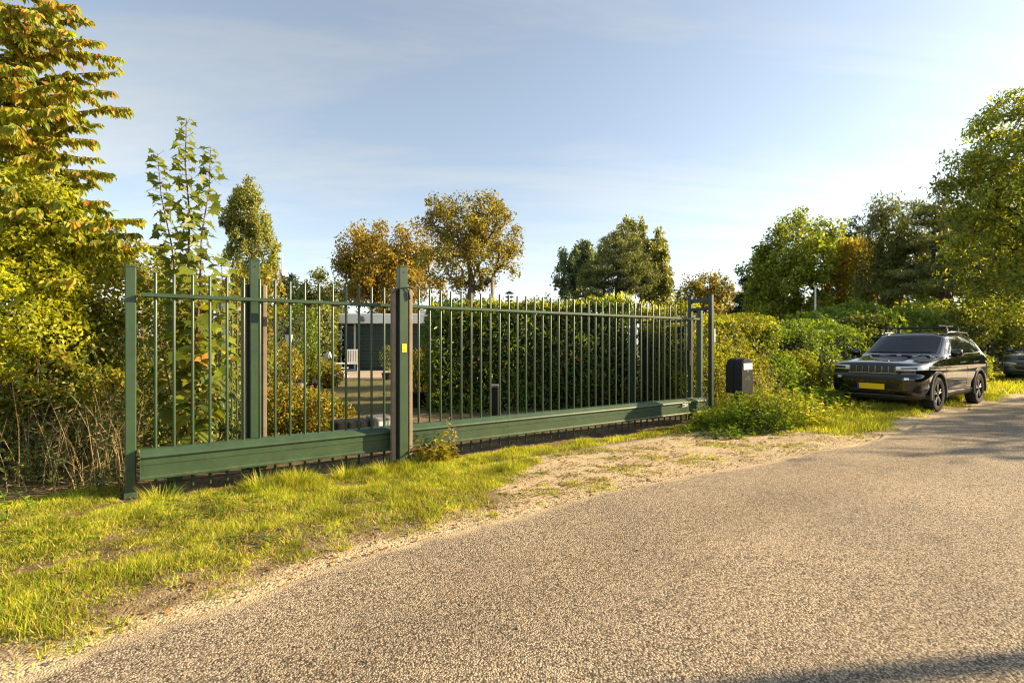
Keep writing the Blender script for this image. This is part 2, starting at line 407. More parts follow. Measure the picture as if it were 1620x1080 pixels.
class MB:
    """collects simple solids into one mesh"""
    def __init__(self):
        self.v = []; self.f = []
    def box(self, c, d, R=None, bev=0.0):
        hx, hy, hz = d[0] / 2, d[1] / 2, d[2] / 2
        n = len(self.v)
        if bev <= 0:
            pts = [(x, y, z) for z in (-hz, hz) for (x, y) in ((-hx, -hy), (hx, -hy), (hx, hy), (-hx, hy))]
            fs = [(3, 2, 1, 0), (4, 5, 6, 7), (0, 1, 5, 4), (1, 2, 6, 5), (2, 3, 7, 6), (3, 0, 4, 7)]
        else:
            b = min(bev, hx * .45, hy * .45, hz * .45)
            def ring(ix, iy, z):
                return [(-hx + ix, -hy + iy + b, z), (-hx + ix + b, -hy + iy, z), (hx - ix - b, -hy + iy, z), (hx - ix, -hy + iy + b, z),
                        (hx - ix, hy - iy - b, z), (hx - ix - b, hy - iy, z), (-hx + ix + b, hy - iy, z), (-hx + ix, hy - iy - b, z)]
            rr = [ring(b, b, -hz), ring(0, 0, -hz + b), ring(0, 0, hz - b), ring(b, b, hz)]
            pts = [p for r in rr for p in r]
            fs = [tuple(range(7, -1, -1)), tuple(range(24, 32))]
            for k in range(3):
                for i in range(8):
                    j = (i + 1) % 8
                    fs.append((k * 8 + i, k * 8 + j, k * 8 + 8 + j, k * 8 + 8 + i))
        c = Vector(c)
        for p in pts:
            q = Vector(p)
            if R is not None:
                q = R @ q
            self.v.append(tuple(c + q))
        self.f += [tuple(n + i for i in f) for f in fs]
        return self
    def tube(self, pts, r, seg=8, caps=True):
        pts = [Vector(p) for p in pts]
        rs = r if isinstance(r, (list, tuple)) else [r] * len(pts)
        n0 = len(self.v); up = None
        for i, p in enumerate(pts):
            a = pts[max(i - 1, 0)]; b = pts[min(i + 1, len(pts) - 1)]
            d = (b - a)
            d = d.normalized() if d.length > 1e-9 else Vector((0, 0, 1))
            if up is None:
                up = d.orthogonal().normalized()
            e1 = up - d * up.dot(d)
            e1 = e1.normalized() if e1.length > 1e-6 else d.orthogonal().normalized()
            up = e1
            e2 = d.cross(e1)
            for k in range(seg):
                an = 2 * math.pi * k / seg
                self.v.append(tuple(p + e1 * (math.cos(an) * rs[i]) + e2 * (math.sin(an) * rs[i])))
        for i in range(len(pts) - 1):
            for k in range(seg):
                j = (k + 1) % seg
                self.f.append((n0 + i * seg + k, n0 + i * seg + j, n0 + (i + 1) * seg + j, n0 + (i + 1) * seg + k))
        if caps:
            self.f.append(tuple(n0 + k for k in range(seg - 1, -1, -1)))
            self.f.append(tuple(n0 + (len(pts) - 1) * seg + k for k in range(seg)))
        return self
    def lathe(self, prof, c=(0, 0, 0), seg=20, R=None):
        n0 = len(self.v); c = Vector(c)
        for (r, z) in prof:
            for k in range(seg):
                an = 2 * math.pi * k / seg
                q = Vector((r * math.cos(an), r * math.sin(an), z))
                if R is not None: q = R @ q
                self.v.append(tuple(c + q))
        for i in range(len(prof) - 1):
            for k in range(seg):
                j = (k + 1) % seg
                self.f.append((n0 + i * seg + k, n0 + i * seg + j, n0 + (i + 1) * seg + j, n0 + (i + 1) * seg + k))
        self.f.append(tuple(n0 + k for k in range(seg - 1, -1, -1)))
        self.f.append(tuple(n0 + (len(prof) - 1) * seg + k for k in range(seg)))
        return self
    def prism(self, prof, a, b, origin=(0, 0, 0)):
        """profile (y,z) extruded along x from a to b"""
        n0 = len(self.v); m = len(prof); o = Vector(origin)
        for x in (a, b):
            for (y, z) in prof:
                self.v.append(tuple(o + Vector((x, y, z))))
        for i in range(m):
            j = (i + 1) % m
            self.f.append((n0 + i, n0 + j, n0 + m + j, n0 + m + i))
        self.f.append(tuple(n0 + i for i in range(m - 1, -1, -1)))
        self.f.append(tuple(n0 + m + i for i in range(m)))
        return self
    def mesh(self, name):
        me = bpy.data.meshes.new(name); me.from_pydata(self.v, [], self.f)
        bm = bmesh.new(); bm.from_mesh(me); bmesh.ops.recalc_face_normals(bm, faces=bm.faces); bm.to_mesh(me); bm.free()
        me.update()
        return me
    def build(self, name, mat, parent=None, smooth_=False):
        return ob(name, self.mesh(name), mat, parent, smooth_)
def auto_smooth(me, ang=35):
    me.polygons.foreach_set('use_smooth', np.ones(len(me.polygons), dtype=bool))
    try:
        me.set_sharp_from_angle(angle=math.radians(ang))
    except Exception:
        pass

# ------------------------------------------------------------------ leaf clouds
T_DIAMOND = (np.array([(0, 0, 0), (-.5, .45, .10), (0, 1, -.05), (.5, .45, .10)], float), np.array([(0, 3, 2), (0, 2, 1)]))
T_LEAF = (np.array([(0, 0, 0), (-.42, .3, .08), (.42, .3, .08), (-.36, .66, .03), (.36, .66, .03), (0, 1, -.14), (0, .5, -.02)], float),
          np.array([(0, 6, 1), (0, 2, 6), (1, 6, 3), (2, 4, 6), (3, 6, 5), (6, 4, 5)]))
T_TRI = (np.array([(-.5, 0, 0), (.5, 0, 0), (0, 1, 0)], float), np.array([(0, 1, 2)]))
T_BLADE = (np.array([(-.5, 0, 0), (.5, 0, 0), (-.38, .5, .06), (.38, .5, .06), (0, 1, .30)], float), np.array([(0, 1, 3), (0, 3, 2), (2, 3, 4)]))
def unit(a):
    return a / np.maximum(np.linalg.norm(a, axis=1, keepdims=True), 1e-9)
def cloud(pos, axis, nrm, L, Wd, tmpl):
    tv, tf = tmpl
    n = len(pos); k = len(tv)
    axis = unit(axis)
    side = unit(np.cross(axis, nrm)); nn = np.cross(side, axis)
    L = np.broadcast_to(np.asarray(L, float), (n,))[:, None, None]; Wd = np.broadcast_to(np.asarray(Wd, float), (n,))[:, None, None]
    v = pos[:, None, :] + tv[None, :, 0:1] * Wd * side[:, None, :] + tv[None, :, 1:2] * L * axis[:, None, :] + tv[None, :, 2:3] * L * nn[:, None, :]
    f = tf[None, :, :] + (np.arange(n) * k)[:, None, None]
    return v.reshape(-1, 3), f.reshape(-1, tf.shape[1])
def leaves(name, mat, parent, pos, axis, nrm, L, Wd, tmpl, kind=None):
    v, f = cloud(pos, axis, nrm, L, Wd, tmpl)
    o = ob(name, np_mesh(name, v, f), mat, parent)
    if kind: o['kind'] = kind
    return o

# ------------------------------------------------------------------ trees
def skeleton(base, trunk_pts, cl, rng, r0, tip=0.012, droop=0.0, up=0.7, jit=0.08):
    """connect every cluster point to the nearest node already grown; returns tube mesh arrays"""
    nodes = [np.array(p, float) for p in trunk_pts]; par = [-1] + list(range(len(trunk_pts) - 1))
    order = np.argsort(np.linalg.norm(cl - np.array(trunk_pts[len(trunk_pts) // 2]), axis=1))
    ends = []
    for i in order:
        p = cl[i]
        N = np.array(nodes)
        d = np.linalg.norm(N - p, axis=1)
        cost = d + up * np.maximum(0, N[:, 2] - p[2] + 0.25 * d)
        cost[0] += 1e3
        j = int(np.argmin(cost)); a = nodes[j]
        ln = d[j]; k = 3 if ln > 0.6 else 2
        prev = j
        for q in range(1, k + 1):
            u = q / k
            m = a * (1 - u) + p * u
            if q < k:
                m = m + rng.normal(0, jit * ln, 3); m[2] += math.sin(u * math.pi) * ln * (0.10 - droop)
            nodes.append(m); par.append(prev); prev = len(nodes) - 1
        ends.append(prev)
    n = len(nodes); cnt = np.zeros(n)
    for e in ends:
        cnt[e] += 1
    for i in range(n - 1, 0, -1):
        if par[i] >= 0: cnt[par[i]] += cnt[i]
    tot = max(cnt[0], 1)
    R = np.maximum(tip, r0 * (np.maximum(cnt, 0.3) / tot) ** 0.5)
    nt_ = len(trunk_pts)
    R[0] *= 1.25
    N = np.array(nodes); seg = 6
    V = []; Fc = []
    for i in range(1, n):
        a = N[par[i]]; b = N[i]; d = b - a; l = np.linalg.norm(d)
        if l < 1e-5: continue
        d = d / l
        ra = R[par[i]] if i < nt_ else min(R[par[i]], R[i] * 1.25); rb = R[i]
        e1 = np.cross(d, (0.31, 0.17, 0.93) if abs(d[2]) < 0.9 else (1, 0, 0)); e1 /= np.linalg.norm(e1); e2 = np.cross(d, e1)
        sg = seg if i < nt_ + 200 else 4
        o = len(V)
        for (c, r) in ((a, ra), (b, rb)):
            for k in range(sg):
                an = 2 * math.pi * k / sg
                V.append(c + r * (math.cos(an) * e1 + math.sin(an) * e2))
        for k in range(sg):
            j = (k + 1) % sg
            Fc.append((o + k, o + j, o + sg + j, o + sg + k))
    return np.array(V), np.array(Fc)
def sample_ells(ells, n, rng, bias=2.0):
    """ells: list of (centre3, radii3)"""
    vol = np.array([e[1][0] * e[1][1] * e[1][2] for e in ells]) ** 0.8; vol /= vol.sum()
    idx = rng.choice(len(ells), n, p=vol)
    d = unit(rng.normal(size=(n, 3)))
    r = rng.random(n) ** (1.0 / (3.0 * bias * 0.7))
    C = np.array([e[0] for e in ells])[idx]; Rr = np.array([e[1] for e in ells])[idx]
    return C + d * r[:, None] * Rr, d
def tree(name, label, px, D, ells_px, ncl, nlf, lsize, mat, seed, cat='tree', group=None, bark='bark', r0=0.22, cs=(1, 1, 1), cr=0.5,
         bias=2.0, axis_bias=(0, 0, -0.25), nrm_up=0.5, tmpl=T_DIAMOND, wratio=0.6, depth=1.0, lean=0.0, up=0.7, trunk_top=None, jitter=0.35, droop=0.0, root=None):
    rng = np.random.default_rng(seed)
    base = P(px, 0, D); base.z = 0
    if root is not None: base = Vector(root)
    k = D / F
    ells = []
    for e in ells_px:
        cx, cy, rx, ry = e[:4]
        dd = e[4] if len(e) > 4 else 0.0
        c = P(cx, cy, D); c.y += dd
        if root is not None:
            c = Vector((base.x + cx, base.y + dd, cy)); ells.append((np.array(c), np.array((rx, rx * depth, ry)))); continue
        ells.append((np.array(c), np.array((rx * k, rx * k * depth, ry * k))))
    cl, _ = sample_ells(ells, ncl, rng, bias)
    far_ = rng.random(ncl) < 0.2
    cc0 = np.mean([e[0] for e in ells], axis=0)
    near_e = np.argmin(np.linalg.norm(cl[:, None, :] - np.array([e[0] for e in ells])[None], axis=2), axis=1)
    ce = np.array([e[0] for e in ells])[near_e]
    cl = np.where(far_[:, None], ce + (cl - ce) * rng.uniform(1.05, 1.32, ncl)[:, None], cl)
    cl[:, 2] = np.maximum(cl[:, 2], 0.3)
    top = trunk_top
    if top is None:
        cmean = np.mean([e[0] for e in ells], axis=0); top = cmean + np.array((0, 0, 0.25 * ells[0][1][2]))
    else:
        top = np.array(P(top[0], top[1], D)) if root is None else np.array(top)
    b = np.array(base); b[2] = -0.15
    tp = [b + (top - b) * u + (rng.normal(0, 0.02 * np.linalg.norm(top - b), 3) * (1 if 0 < u < 1 else 0)) for u in (0, .12, .25, .4, .55, .7, .85, 1.0)]
    V, Fc = skeleton(b, tp, cl, rng, r0, droop=droop, up=up)
    t = thing(name, label, cat, base, 0, group)
    B = np.array(base)
    ob('trunk', np_mesh('trunk', V - B, Fc), bark, t, True)
    ci = rng.integers(0, ncl, nlf)
    off = unit(rng.normal(size=(nlf, 3))) * (rng.random(nlf) ** 0.45)[:, None] * np.array(cs) * cr * 1.35 * rng.uniform(0.6, 1.3, ncl)[ci][:, None]
    pos = cl[ci] + off - B
    pos[:, 2] = np.maximum(pos[:, 2], 0.05)
    ax = unit(rng.normal(size=(nlf, 3)) * 1.0 + np.array(axis_bias) * 2.0)
    cm_ = np.mean([e[0] for e in ells], axis=0) - B
    outw = unit(pos - cm_)
    nr = unit(rng.normal(size=(nlf, 3)) * 0.9 + outw * 0.5 + np.array((0, 0, nrm_up)))
    L = 1.12 * lsize * rng.uniform(1 - jitter, 1 + jitter, nlf)
    leaves('crown', mat, t, pos, ax, nr, L, L * wratio, tmpl)
    return t
def shrub(name, label, ells, nlf, L, mat, seed, cat='shrub', group=None, tmpl=T_DIAMOND, wr=0.6, stems=14, bias=2.4, core=None, axis_bias=(0, 0, -.15), stem_mat='bark', base=None, noise_amp=0.25):
    """ells: list of (x,y,z, rx,ry,rz) in metres"""
    rng = np.random.default_rng(seed)
    E = [(np.array(e[:3], float), np.array(e[3:], float)) for e in ells]
    if base is None:
        base = (E[0][0][0], E[0][0][1], 0)
    B = np.array(base, float)
    t = thing(name, label, cat, base, 0, group)
    pos, d = sample_ells(E, nlf, rng, bias)
    nzv = fbm(pos[:, 0] * 2.2 + pos[:, 2] * 1.7, pos[:, 1] * 2.2 + pos[:, 2] * 2.1, seed, 3) - 0.5
    pos = pos + d * (nzv * 2 * noise_amp)[:, None]
    pos = pos[pos[:, 2] > 0.02]; n = len(pos); d = d[:n]
    nr = unit(rng.normal(size=(n, 3)) * 0.8 + d * 0.7 + np.array((0, 0, .5)))
    ax = unit(rng.normal(size=(n, 3)) + np.array(axis_bias) * 2)
    Ls = L * rng.uniform(.6, 1.4, n)
    leaves('foliage', mat, t, pos - B, ax, nr, Ls, Ls * wr, tmpl)
    m = MB()
    tips, _ = sample_ells(E, stems, rng, 1.6)
    for q in tips:
        a = np.array((B[0] + rng.normal(0, .12), B[1] + rng.normal(0, .12), -0.05))
        e = np.argmin([np.linalg.norm((q - c)[:2]) for c, _ in E]); a[:2] = a[:2] * .4 + E[e][0][:2] * .6 + rng.normal(0, .06, 2)
        mid = a * .5 + q * .5 + rng.normal(0, .07, 3)
        m.tube([Vector(a - B), Vector(mid - B), Vector(q - B)], [.016, .011, .005], 5, False)
    m.build('stem', stem_mat, t)['kind'] = 'stuff'
    return t
def hedge(name, label, p0, p1, dep, h0, h1, nlf, L, mat, seed, tmpl=T_DIAMOND, wr=0.6, cat='hedge', z0=0.0, bulge=0.22, jit=0.10, faces='ftlr', group=None, sizes=None, sun_tinted_shoots=0, sun_tint_mat=None):
    """box hedge: front base line p0->p1, depth vector dep, heights h0..h1; leaves sit on an uneven shell round a dense core"""
    rng = np.random.default_rng(seed)
    p0 = np.array(p0, float); p1 = np.array(p1, float); dep = np.array(dep, float)
    ln = np.linalg.norm(p1 - p0); dl = np.linalg.norm(dep)
    u = (p1 - p0) / ln; w = dep / dl
    hm = (h0 + h1) / 2
    area = {'f': ln * hm, 't': ln * dl, 'l': dl * h0, 'r': dl * h1, 'b': ln * hm}
    tot = sum(area[c] for c in faces)
    P_ = []; N_ = []
    for c in faces:
        k = int(nlf * area[c] / tot); a = rng.random(k); b = rng.random(k)
        if c == 'f': x, y, zf, n = a, np.zeros(k), b, -w
        elif c == 'b': x, y, zf, n = a, np.ones(k), b, w
        elif c == 't': x, y, zf, n = a, b, np.ones(k), np.array((0, 0, 1.))
        elif c == 'l': x, y, zf, n = np.zeros(k), a, b, -u
        else: x, y, zf, n = np.ones(k), a, b, u
        h = h0 + (h1 - h0) * x
        q = p0 + u * (x * ln)[:, None] + w * (y * dl)[:, None]
        q = np.c_[q[:, 0], q[:, 1], z0 + zf * (h - z0)]
        P_.append(q); N_.append(np.repeat(n[None, :], k, 0))
    pos = np.concatenate(P_); nr = np.concatenate(N_)
    s_ = (pos[:, :2] - p0[:2]) @ u[:2]; d_ = (pos[:, :2] - p0[:2]) @ w[:2]
    nz = 1.25 * (fbm(s_ * 0.95 + d_ * 0.7 + 9, pos[:, 2] * 0.95 + d_ * 0.6 + 3, seed, 4) - 0.5)
    pos = pos + nr * (nz * 2 * bulge)[:, None] - nr * np.abs(rng.normal(0, jit, len(pos)))[:, None] + nr * 0.04
    n = len(pos)
    nn = unit(nr * 0.9 + rng.normal(size=(n, 3)) * 0.65 + np.array((0, 0, .35)))
    ax = unit(rng.normal(size=(n, 3)) + nr * 0.3 + np.array((0, 0, 0.25)))
    Ls = L * rng.uniform(.6, 1.35, n)
    if sizes is not None:
        Ls = Ls * sizes(s_ / ln)
    B = np.array((p0[0], p0[1], 0.0))
    t = thing(name, label, cat, Vector(B), 0, group)
    leaves('foliage', mat, t, pos - B, ax, nn, Ls, Ls * wr, tmpl)
    if sun_tinted_shoots:  # upright leaves in a lighter colour paint sunlight on to the hedge top
        a = rng.random(sun_tinted_shoots); b = rng.random(sun_tinted_shoots) ** 1.3; cl_ = fbm(a * ln * 1.6, b * 3, seed + 5, 3)
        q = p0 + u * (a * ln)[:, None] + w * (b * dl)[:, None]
        hh = (h0 + (h1 - h0) * a) - .10 + (cl_ - .38) * .75 * rng.random(sun_tinted_shoots)
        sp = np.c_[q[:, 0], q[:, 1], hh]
        sl = L * rng.uniform(.8, 1.5, sun_tinted_shoots)
        leaves('sun_tinted_shoots', sun_tint_mat or mat, t, sp - B, np.c_[rng.normal(0, .5, sun_tinted_shoots), rng.normal(0, .5, sun_tinted_shoots), np.ones(sun_tinted_shoots)], rng.normal(size=(sun_tinted_shoots, 3)) + np.array((.5, -.4, .2)), sl, sl * wr, tmpl)
    # dense inner branchwork
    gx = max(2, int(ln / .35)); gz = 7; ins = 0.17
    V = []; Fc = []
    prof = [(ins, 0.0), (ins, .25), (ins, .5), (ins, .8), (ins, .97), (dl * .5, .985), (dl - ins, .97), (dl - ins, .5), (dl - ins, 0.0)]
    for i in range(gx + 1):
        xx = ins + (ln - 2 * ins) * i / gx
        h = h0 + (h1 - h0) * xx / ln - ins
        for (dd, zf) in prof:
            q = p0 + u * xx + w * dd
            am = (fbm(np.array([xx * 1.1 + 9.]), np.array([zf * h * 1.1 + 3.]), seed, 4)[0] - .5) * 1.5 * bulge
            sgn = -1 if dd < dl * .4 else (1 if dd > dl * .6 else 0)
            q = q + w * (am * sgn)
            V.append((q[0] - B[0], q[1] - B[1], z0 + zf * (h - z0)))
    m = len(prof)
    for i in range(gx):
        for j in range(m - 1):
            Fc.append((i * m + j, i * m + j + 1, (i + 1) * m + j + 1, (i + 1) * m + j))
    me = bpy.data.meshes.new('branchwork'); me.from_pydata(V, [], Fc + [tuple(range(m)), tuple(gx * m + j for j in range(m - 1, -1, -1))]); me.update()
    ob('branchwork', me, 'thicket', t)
    return t

# ================================================================== GROUND, ROAD
TE_S = np.array([-40, -6, -0.27, 0.94, 1.76, 2.76, 4.85, 7.97, 10.0, 12.14, 15.8, 22, 60, 300.])
TE_T = np.array([2.9, 2.85, 2.64, 2.31, 2.19, 2.14, 2.17, 2.37, 2.26, 2.11, 1.95, 2.0, 2.0, 2.0])
ROAD_W = 6.2
def te(s):
    return np.interp(s, TE_S, TE_T)
def hz(x, y):
    s, t = ST(np.asarray(x, float), np.asarray(y, float))
    e = te(s)
    onroad = smooth(e - 0.02, e + 0.12, t) * (1 - smooth(e + ROAD_W - 0.12, e + ROAD_W + 0.02, t))
    bump = (fbm(x * 1.3, y * 1.3, 5, 4) - 0.5) * 0.09 + (fbm(x * 7.0, y * 7.0, 8, 3) - 0.5) * 0.025
    near = np.exp(-((np.asarray(x) - 2) ** 2 + (np.asarray(y) - 7) ** 2) / 900.0)
    verge = smooth(0.0, 0.6, e - t)
    drive = smooth(2.6, 3.3, s) * (1 - smooth(7.0, 8.0, s)) * smooth(-0.3, 0.5, t)
    z = 0.015 + bump * near * verge * (1 - 0.7 * drive) + 0.02 * verge * (1 - drive)
    rut = np.exp(-((s - 11.0) / 1.2) ** 2) * 0.0
    z = z - 0.05 * np.exp(-((t + 0.1) / 0.22) ** 2) * smooth(-0.3, 0.1, s) * (1 - smooth(7.8, 8.3, s))
    return z * (1 - onroad) - 0.05 * onroad + rut
def sand_mask(x, y):
    s, t = ST(x, y); e = te(s)
    drive = smooth(2.5, 3.4, s + (t - 1.2) * 0.5) * (1 - smooth(8.2, 9.6, s - (t - 1.6) * 1.0)) * smooth(0.35, 0.75, t)
    edge = np.maximum(smooth(0.34, 0.06, e - t), 0.42 * smooth(0.95, 0.3, e - t))
    patch = np.exp(-(((s + 0.25) / .6) ** 2 + ((t - 1.25) / .3) ** 2)) * 0.55
    far = smooth(9, 11, s) * smooth(0.7, 0.3, e - t) * 0.8
    inside = smooth(-0.2, -1.0, t) * 0.3
    return np.clip(np.maximum.reduce([drive, edge * 0.9, patch * 0.3, far, inside]), 0, 1)
def axis_coords(lo, hi, step, far, grow=1.35):
    a = list(np.arange(lo, hi + step / 2, step)); st = step
    while a[-1] < far:
        st *= grow; a.append(a[-1] + st)
    st = step
    while a[0] > -far:
        st *= grow; a.insert(0, a[0] - st)
    return np.array(a)
def grid_sheet(name, gx, gy, zfun, mat):
    X, Y = np.meshgrid(gx, gy)
    x = X.ravel(); y = Y.ravel(); z = zfun(x, y)
    nx, ny = len(gx), len(gy)
    idx = np.arange(nx * ny).reshape(ny, nx)
    f = np.c_[idx[:-1, :-1].ravel(), idx[:-1, 1:].ravel(), idx[1:, 1:].ravel(), idx[1:, :-1].ravel()]
    me = np_mesh(name, np.c_[x, y, z], f)
    return me, x, y
def add_attr(me, name, vals):
    a = me.attributes.new(name, 'FLOAT', 'POINT'); a.data.foreach_set('value', np.asarray(vals, np.float32))
gme, gx_, gy_ = grid_sheet('ground', axis_coords(-6, 13.5, 0.085, 900), axis_coords(1.0, 14.5, 0.085, 900), hz, 'ground_mat')
add_attr(gme, 'sand', sand_mask(gx_, gy_))
_s, _t = ST(gx_, gy_)
lawn = smooth(-3.0, -5.0, _t) * (0.55 + 0.45 * smooth(40, 60, np.hypot(gx_, gy_)))
lawn = np.maximum(lawn, smooth(8.6, 10, _s) * smooth(0.9, 0.2, _t) * 0.7)
lawn = np.maximum(lawn, smooth(te(_s) + ROAD_W + .3, te(_s) + ROAD_W + 1.0, _t) * 0.9)
add_attr(gme, 'lawn', lawn)
tag(ob('ground', gme, 'ground_mat', None, True), kind='structure')

# road: a band laid along the gate direction with a broken, dusty edge
rs = np.unique(np.concatenate([np.arange(-80, -4, 2.0), np.arange(-4, 22, 0.05), np.arange(22, 60, 0.6), np.arange(60, 420, 8)]))
rt = np.concatenate([[-0.03, 0.0, 0.03, 0.07, 0.12, 0.18, 0.25, 0.35, 0.5, 0.7, 1.0], np.arange(1.2, ROAD_W - 0.15, 0.2), [ROAD_W - .08, ROAD_W, ROAD_W + .04]])
S_, T_ = np.meshgrid(rs, rt)
s_ = S_.ravel(); k_ = T_.ravel()
wob = (fbm(s_ * 1.7, s_ * 0 + 4, 21, 4) - .5) * 0.22 * np.exp(-np.maximum(k_, 0) * 2.5)
t_ = te(s_) + k_ + wob
zz = 0.022 + 0.028 * np.sin(np.clip(k_ / ROAD_W, 0, 1) * math.pi) + (fbm(s_ * .6, t_ * .6, 31, 2) - .5) * 0.012
zz = np.where((k_ < -0.001) | (k_ > ROAD_W + .001), -0.08, zz)
zz = np.where((k_ >= -.001) & (k_ < .02), 0.008, zz)
rx_ = GX + UX * s_ + NX * t_; ry_ = GY + UY * s_ + NY * t_
nx, ny = len(rs), len(rt)
idx = np.arange(nx * ny).reshape(ny, nx)
rf = np.c_[idx[:-1, :-1].ravel(), idx[1:, :-1].ravel(), idx[1:, 1:].ravel(), idx[:-1, 1:].ravel()]
rme = np_mesh('road', np.c_[rx_, ry_, zz], rf)
dust = np.clip(1.05 - k_ / (0.05 + 0.22 * fbm(s_ * .8, s_ * 0 + 9, 41, 3)), 0, 1)
dust = np.maximum(dust, 0.16 * smooth(0.8, 0.1, k_))
add_attr(rme, 'sand', dust)
add_attr(rme, 'track', np.exp(-((k_ - 1.0) / .38) ** 2) + np.exp(-((k_ - 2.5) / .38) ** 2) + np.exp(-((k_ - 4.0) / .4) ** 2) + np.exp(-((k_ - 5.4) / .4) ** 2))
tag(ob('road', rme, 'road_mat', None, True), kind='structure')

# concrete edging in front of the gate track
m = MB()
for i in range(6):
    a = 3.05 + i * 0.72
    m.prism([(0, -.1), (.09, -.1), (.09, .035), (.078, .045), (.012, .045), (0, .035)], a, a + 0.712)
edging = thing('edging_kerb', 'low weathered concrete edging strip on the driveway before the gate', 'kerb', W(0, 0.60), YAW)
for i in range(6):
    a = 3.05 + i * 0.72
    MB().prism([(0, -.1), (.09, -.1), (.09, .012), (.078, .020), (.012, .020), (0, .012)], a, a + 0.712).build('concrete_block', 'concrete', edging)

# ================================================================== SLIDING GATE
gate = thing('sliding_gate', 'long green steel bar sliding gate with a deep bottom beam across the driveway', 'gate', W(0, 0), YAW)
# local frame: x along the gate, y = -t (away from the road)
def beam_profile():
    front = [(0.004, 0.192), (-0.010, 0.196), (-0.012, 0.212), (-0.004, 0.222), (0.0, 0.226), (0.0, 0.318), (0.005, 0.320), (0.005, 0.324), (0.0, 0.326),
             (0.0, 0.372), (0.006, 0.375), (0.006, 0.381), (-0.010, 0.388), (-0.014, 0.398), (-0.010, 0.412), (0.004, 0.424), (0.040, 0.452), (0.060, 0.458)]
    back = [(0.20 - y, z) for (y, z) in reversed(front)]
    return front + back
LEAF = 8.16
bp = beam_profile()
beam = MB().prism(bp, 0.012, 3.90).prism(bp, 3.903, LEAF - 0.012).build('beam', 'green_paint', gate)
capp = [(y * 1.02 - 0.002 if y < .1 else y * 1.01 + .001, z + (0.003 if z > .4 else -0.003 if z < .2 else 0)) for (y, z) in bp]
for a, b in ((-0.004, 0.010), (LEAF - 0.010, LEAF + 0.004)):
    MB().prism(capp, a, b).build('end_cap', 'green_paint', gate)
MB().box((LEAF / 2, 0.10, 1.842), (LEAF, 0.078, 0.036), None, 0.004).build('top_rail', 'green_paint', gate)
bar_me = None
nb = 54
bm_ = MB().tube([(0, 0, 0.068), (0, 0, 0.074), (0, 0, 2.044), (0, 0, 2.05)], [0.010, 0.0132, 0.0132, 0.010], 10)
bar_me = bm_.mesh('bar'); auto_smooth(bar_me, 40); bar_me.materials.append(MATS['green_paint'])
for i in range(nb):
    o = link(bpy.data.objects.new('bar', bar_me)); o.parent = gate
    o.location = (0.107 + 0.1434 * i + random.Random(i).uniform(-.002, .002), 0.10, random.Random(i + 99).uniform(-.004, .004))
# end stile at the closing side
MB().box((LEAF - 0.07, 0.10, 1.24), (0.075, 0.095, 1.60), None, 0.006).build('end_stile', 'green_paint', gate)
MB().tube([(0.1, 0.10, 0.128), (LEAF - .1, 0.10, 0.128)], 0.004, 5).build('tie_rod', 'black_metal', gate)
pl = MB().box((LEAF - 0.62, -0.006, 0.355), (0.15, 0.006, 0.055), None, 0.002).build('name_plate', 'white_plastic', gate)
pl['label'] = 'small white maker plate with faint grey lettering'
m = MB()
for q in range(5):
    m.box((LEAF - 0.67 + q * 0.025, -0.0098, 0.362), (0.016, 0.001, 0.018))
m.box((LEAF - 0.62, -0.0098, 0.340), (0.11, 0.001, 0.005))
m.build('lettering', 'grey_plastic', pl)

def square_post(parent, x, y, w, z0, z1, mat='green_paint', name='post', cap=True):
    m = MB().box((x, y, (z0 + z1) / 2), (w, w, z1 - z0), None, 0.006)
    o = m.build(name, mat, parent)
    if cap:
        MB().box((x, y, z1 + 0.008), (w * 0.97, w * 0.97, 0.018), None, 0.007).build('cap', mat, o)
    return o
# tail post at the left end
tp_ = thing('tail_post', 'plain green square post at the left end of the gate', 'post', W(-0.075, -0.16), YAW)
square_post(tp_, 0, 0.0, 0.08, -0.1, 2.09)
MB().box((0.0, 0, 0.045), (0.10, 0.11, 0.05), None, .004).build('foot', 'green_paint', tp_)
for z in (.30, .44):
    MB().tube([(-0.05, -0.02, z), (-0.036, -0.02, z)], 0.012, 8).build('bolt', 'steel', tp_)
MB().box((0.33, 0.02, 0.08), (0.12, 0.12, 0.20), None, .006).build('roller_block', 'dark_green_paint', tp_)

def guide_post(label, s, t, front, sticker=False):
    g = thing('guide_post', label, 'post', W(s, t), YAW, 'guide posts of the sliding gate')
    square_post(g, 0, 0, 0.096, -0.1, 2.26)
    for sx in (-1, 1):
        MB().box((sx * 0.060, 0.018, 1.06), (0.022, 0.045, 1.92), None, .002).build('mount_strip', 'rubber_black', g)
        MB().box((sx * 0.097, 0.018, 1.055), (0.050, 0.062, 1.93), None, .012).build('safety_edge', 'rubber_brown', g)
    MB().tube([(0, -0.0485, 2.20), (0, -0.052, 2.20)], 0.008, 8).build('bolt', 'rubber_black', g)
    return g
guide_post('green post with brown rubber strips standing behind the gate bars', 0.95, -0.33, False)
gp = guide_post('green post with brown rubber strips, yellow sticker and hanging cable in front of the gate', 2.385, 0.13, True)
st = MB().box((0.006, -0.0505, 1.355), (0.052, 0.003, 0.092), None, .001).build('sticker', 'sticker_yellow', gp)
st['label'] = 'yellow warning sticker'
ink = MB()
for z, w in ((1.388, .012), (1.379, .022), (1.370, .032), (1.340, .036), (1.333, .030), (1.322, .034)):
    ink.box((0.006, -0.0525, z), (w, .001, .003))
ink.build('print', 'sticker_ink', st)['kind'] = 'stuff'
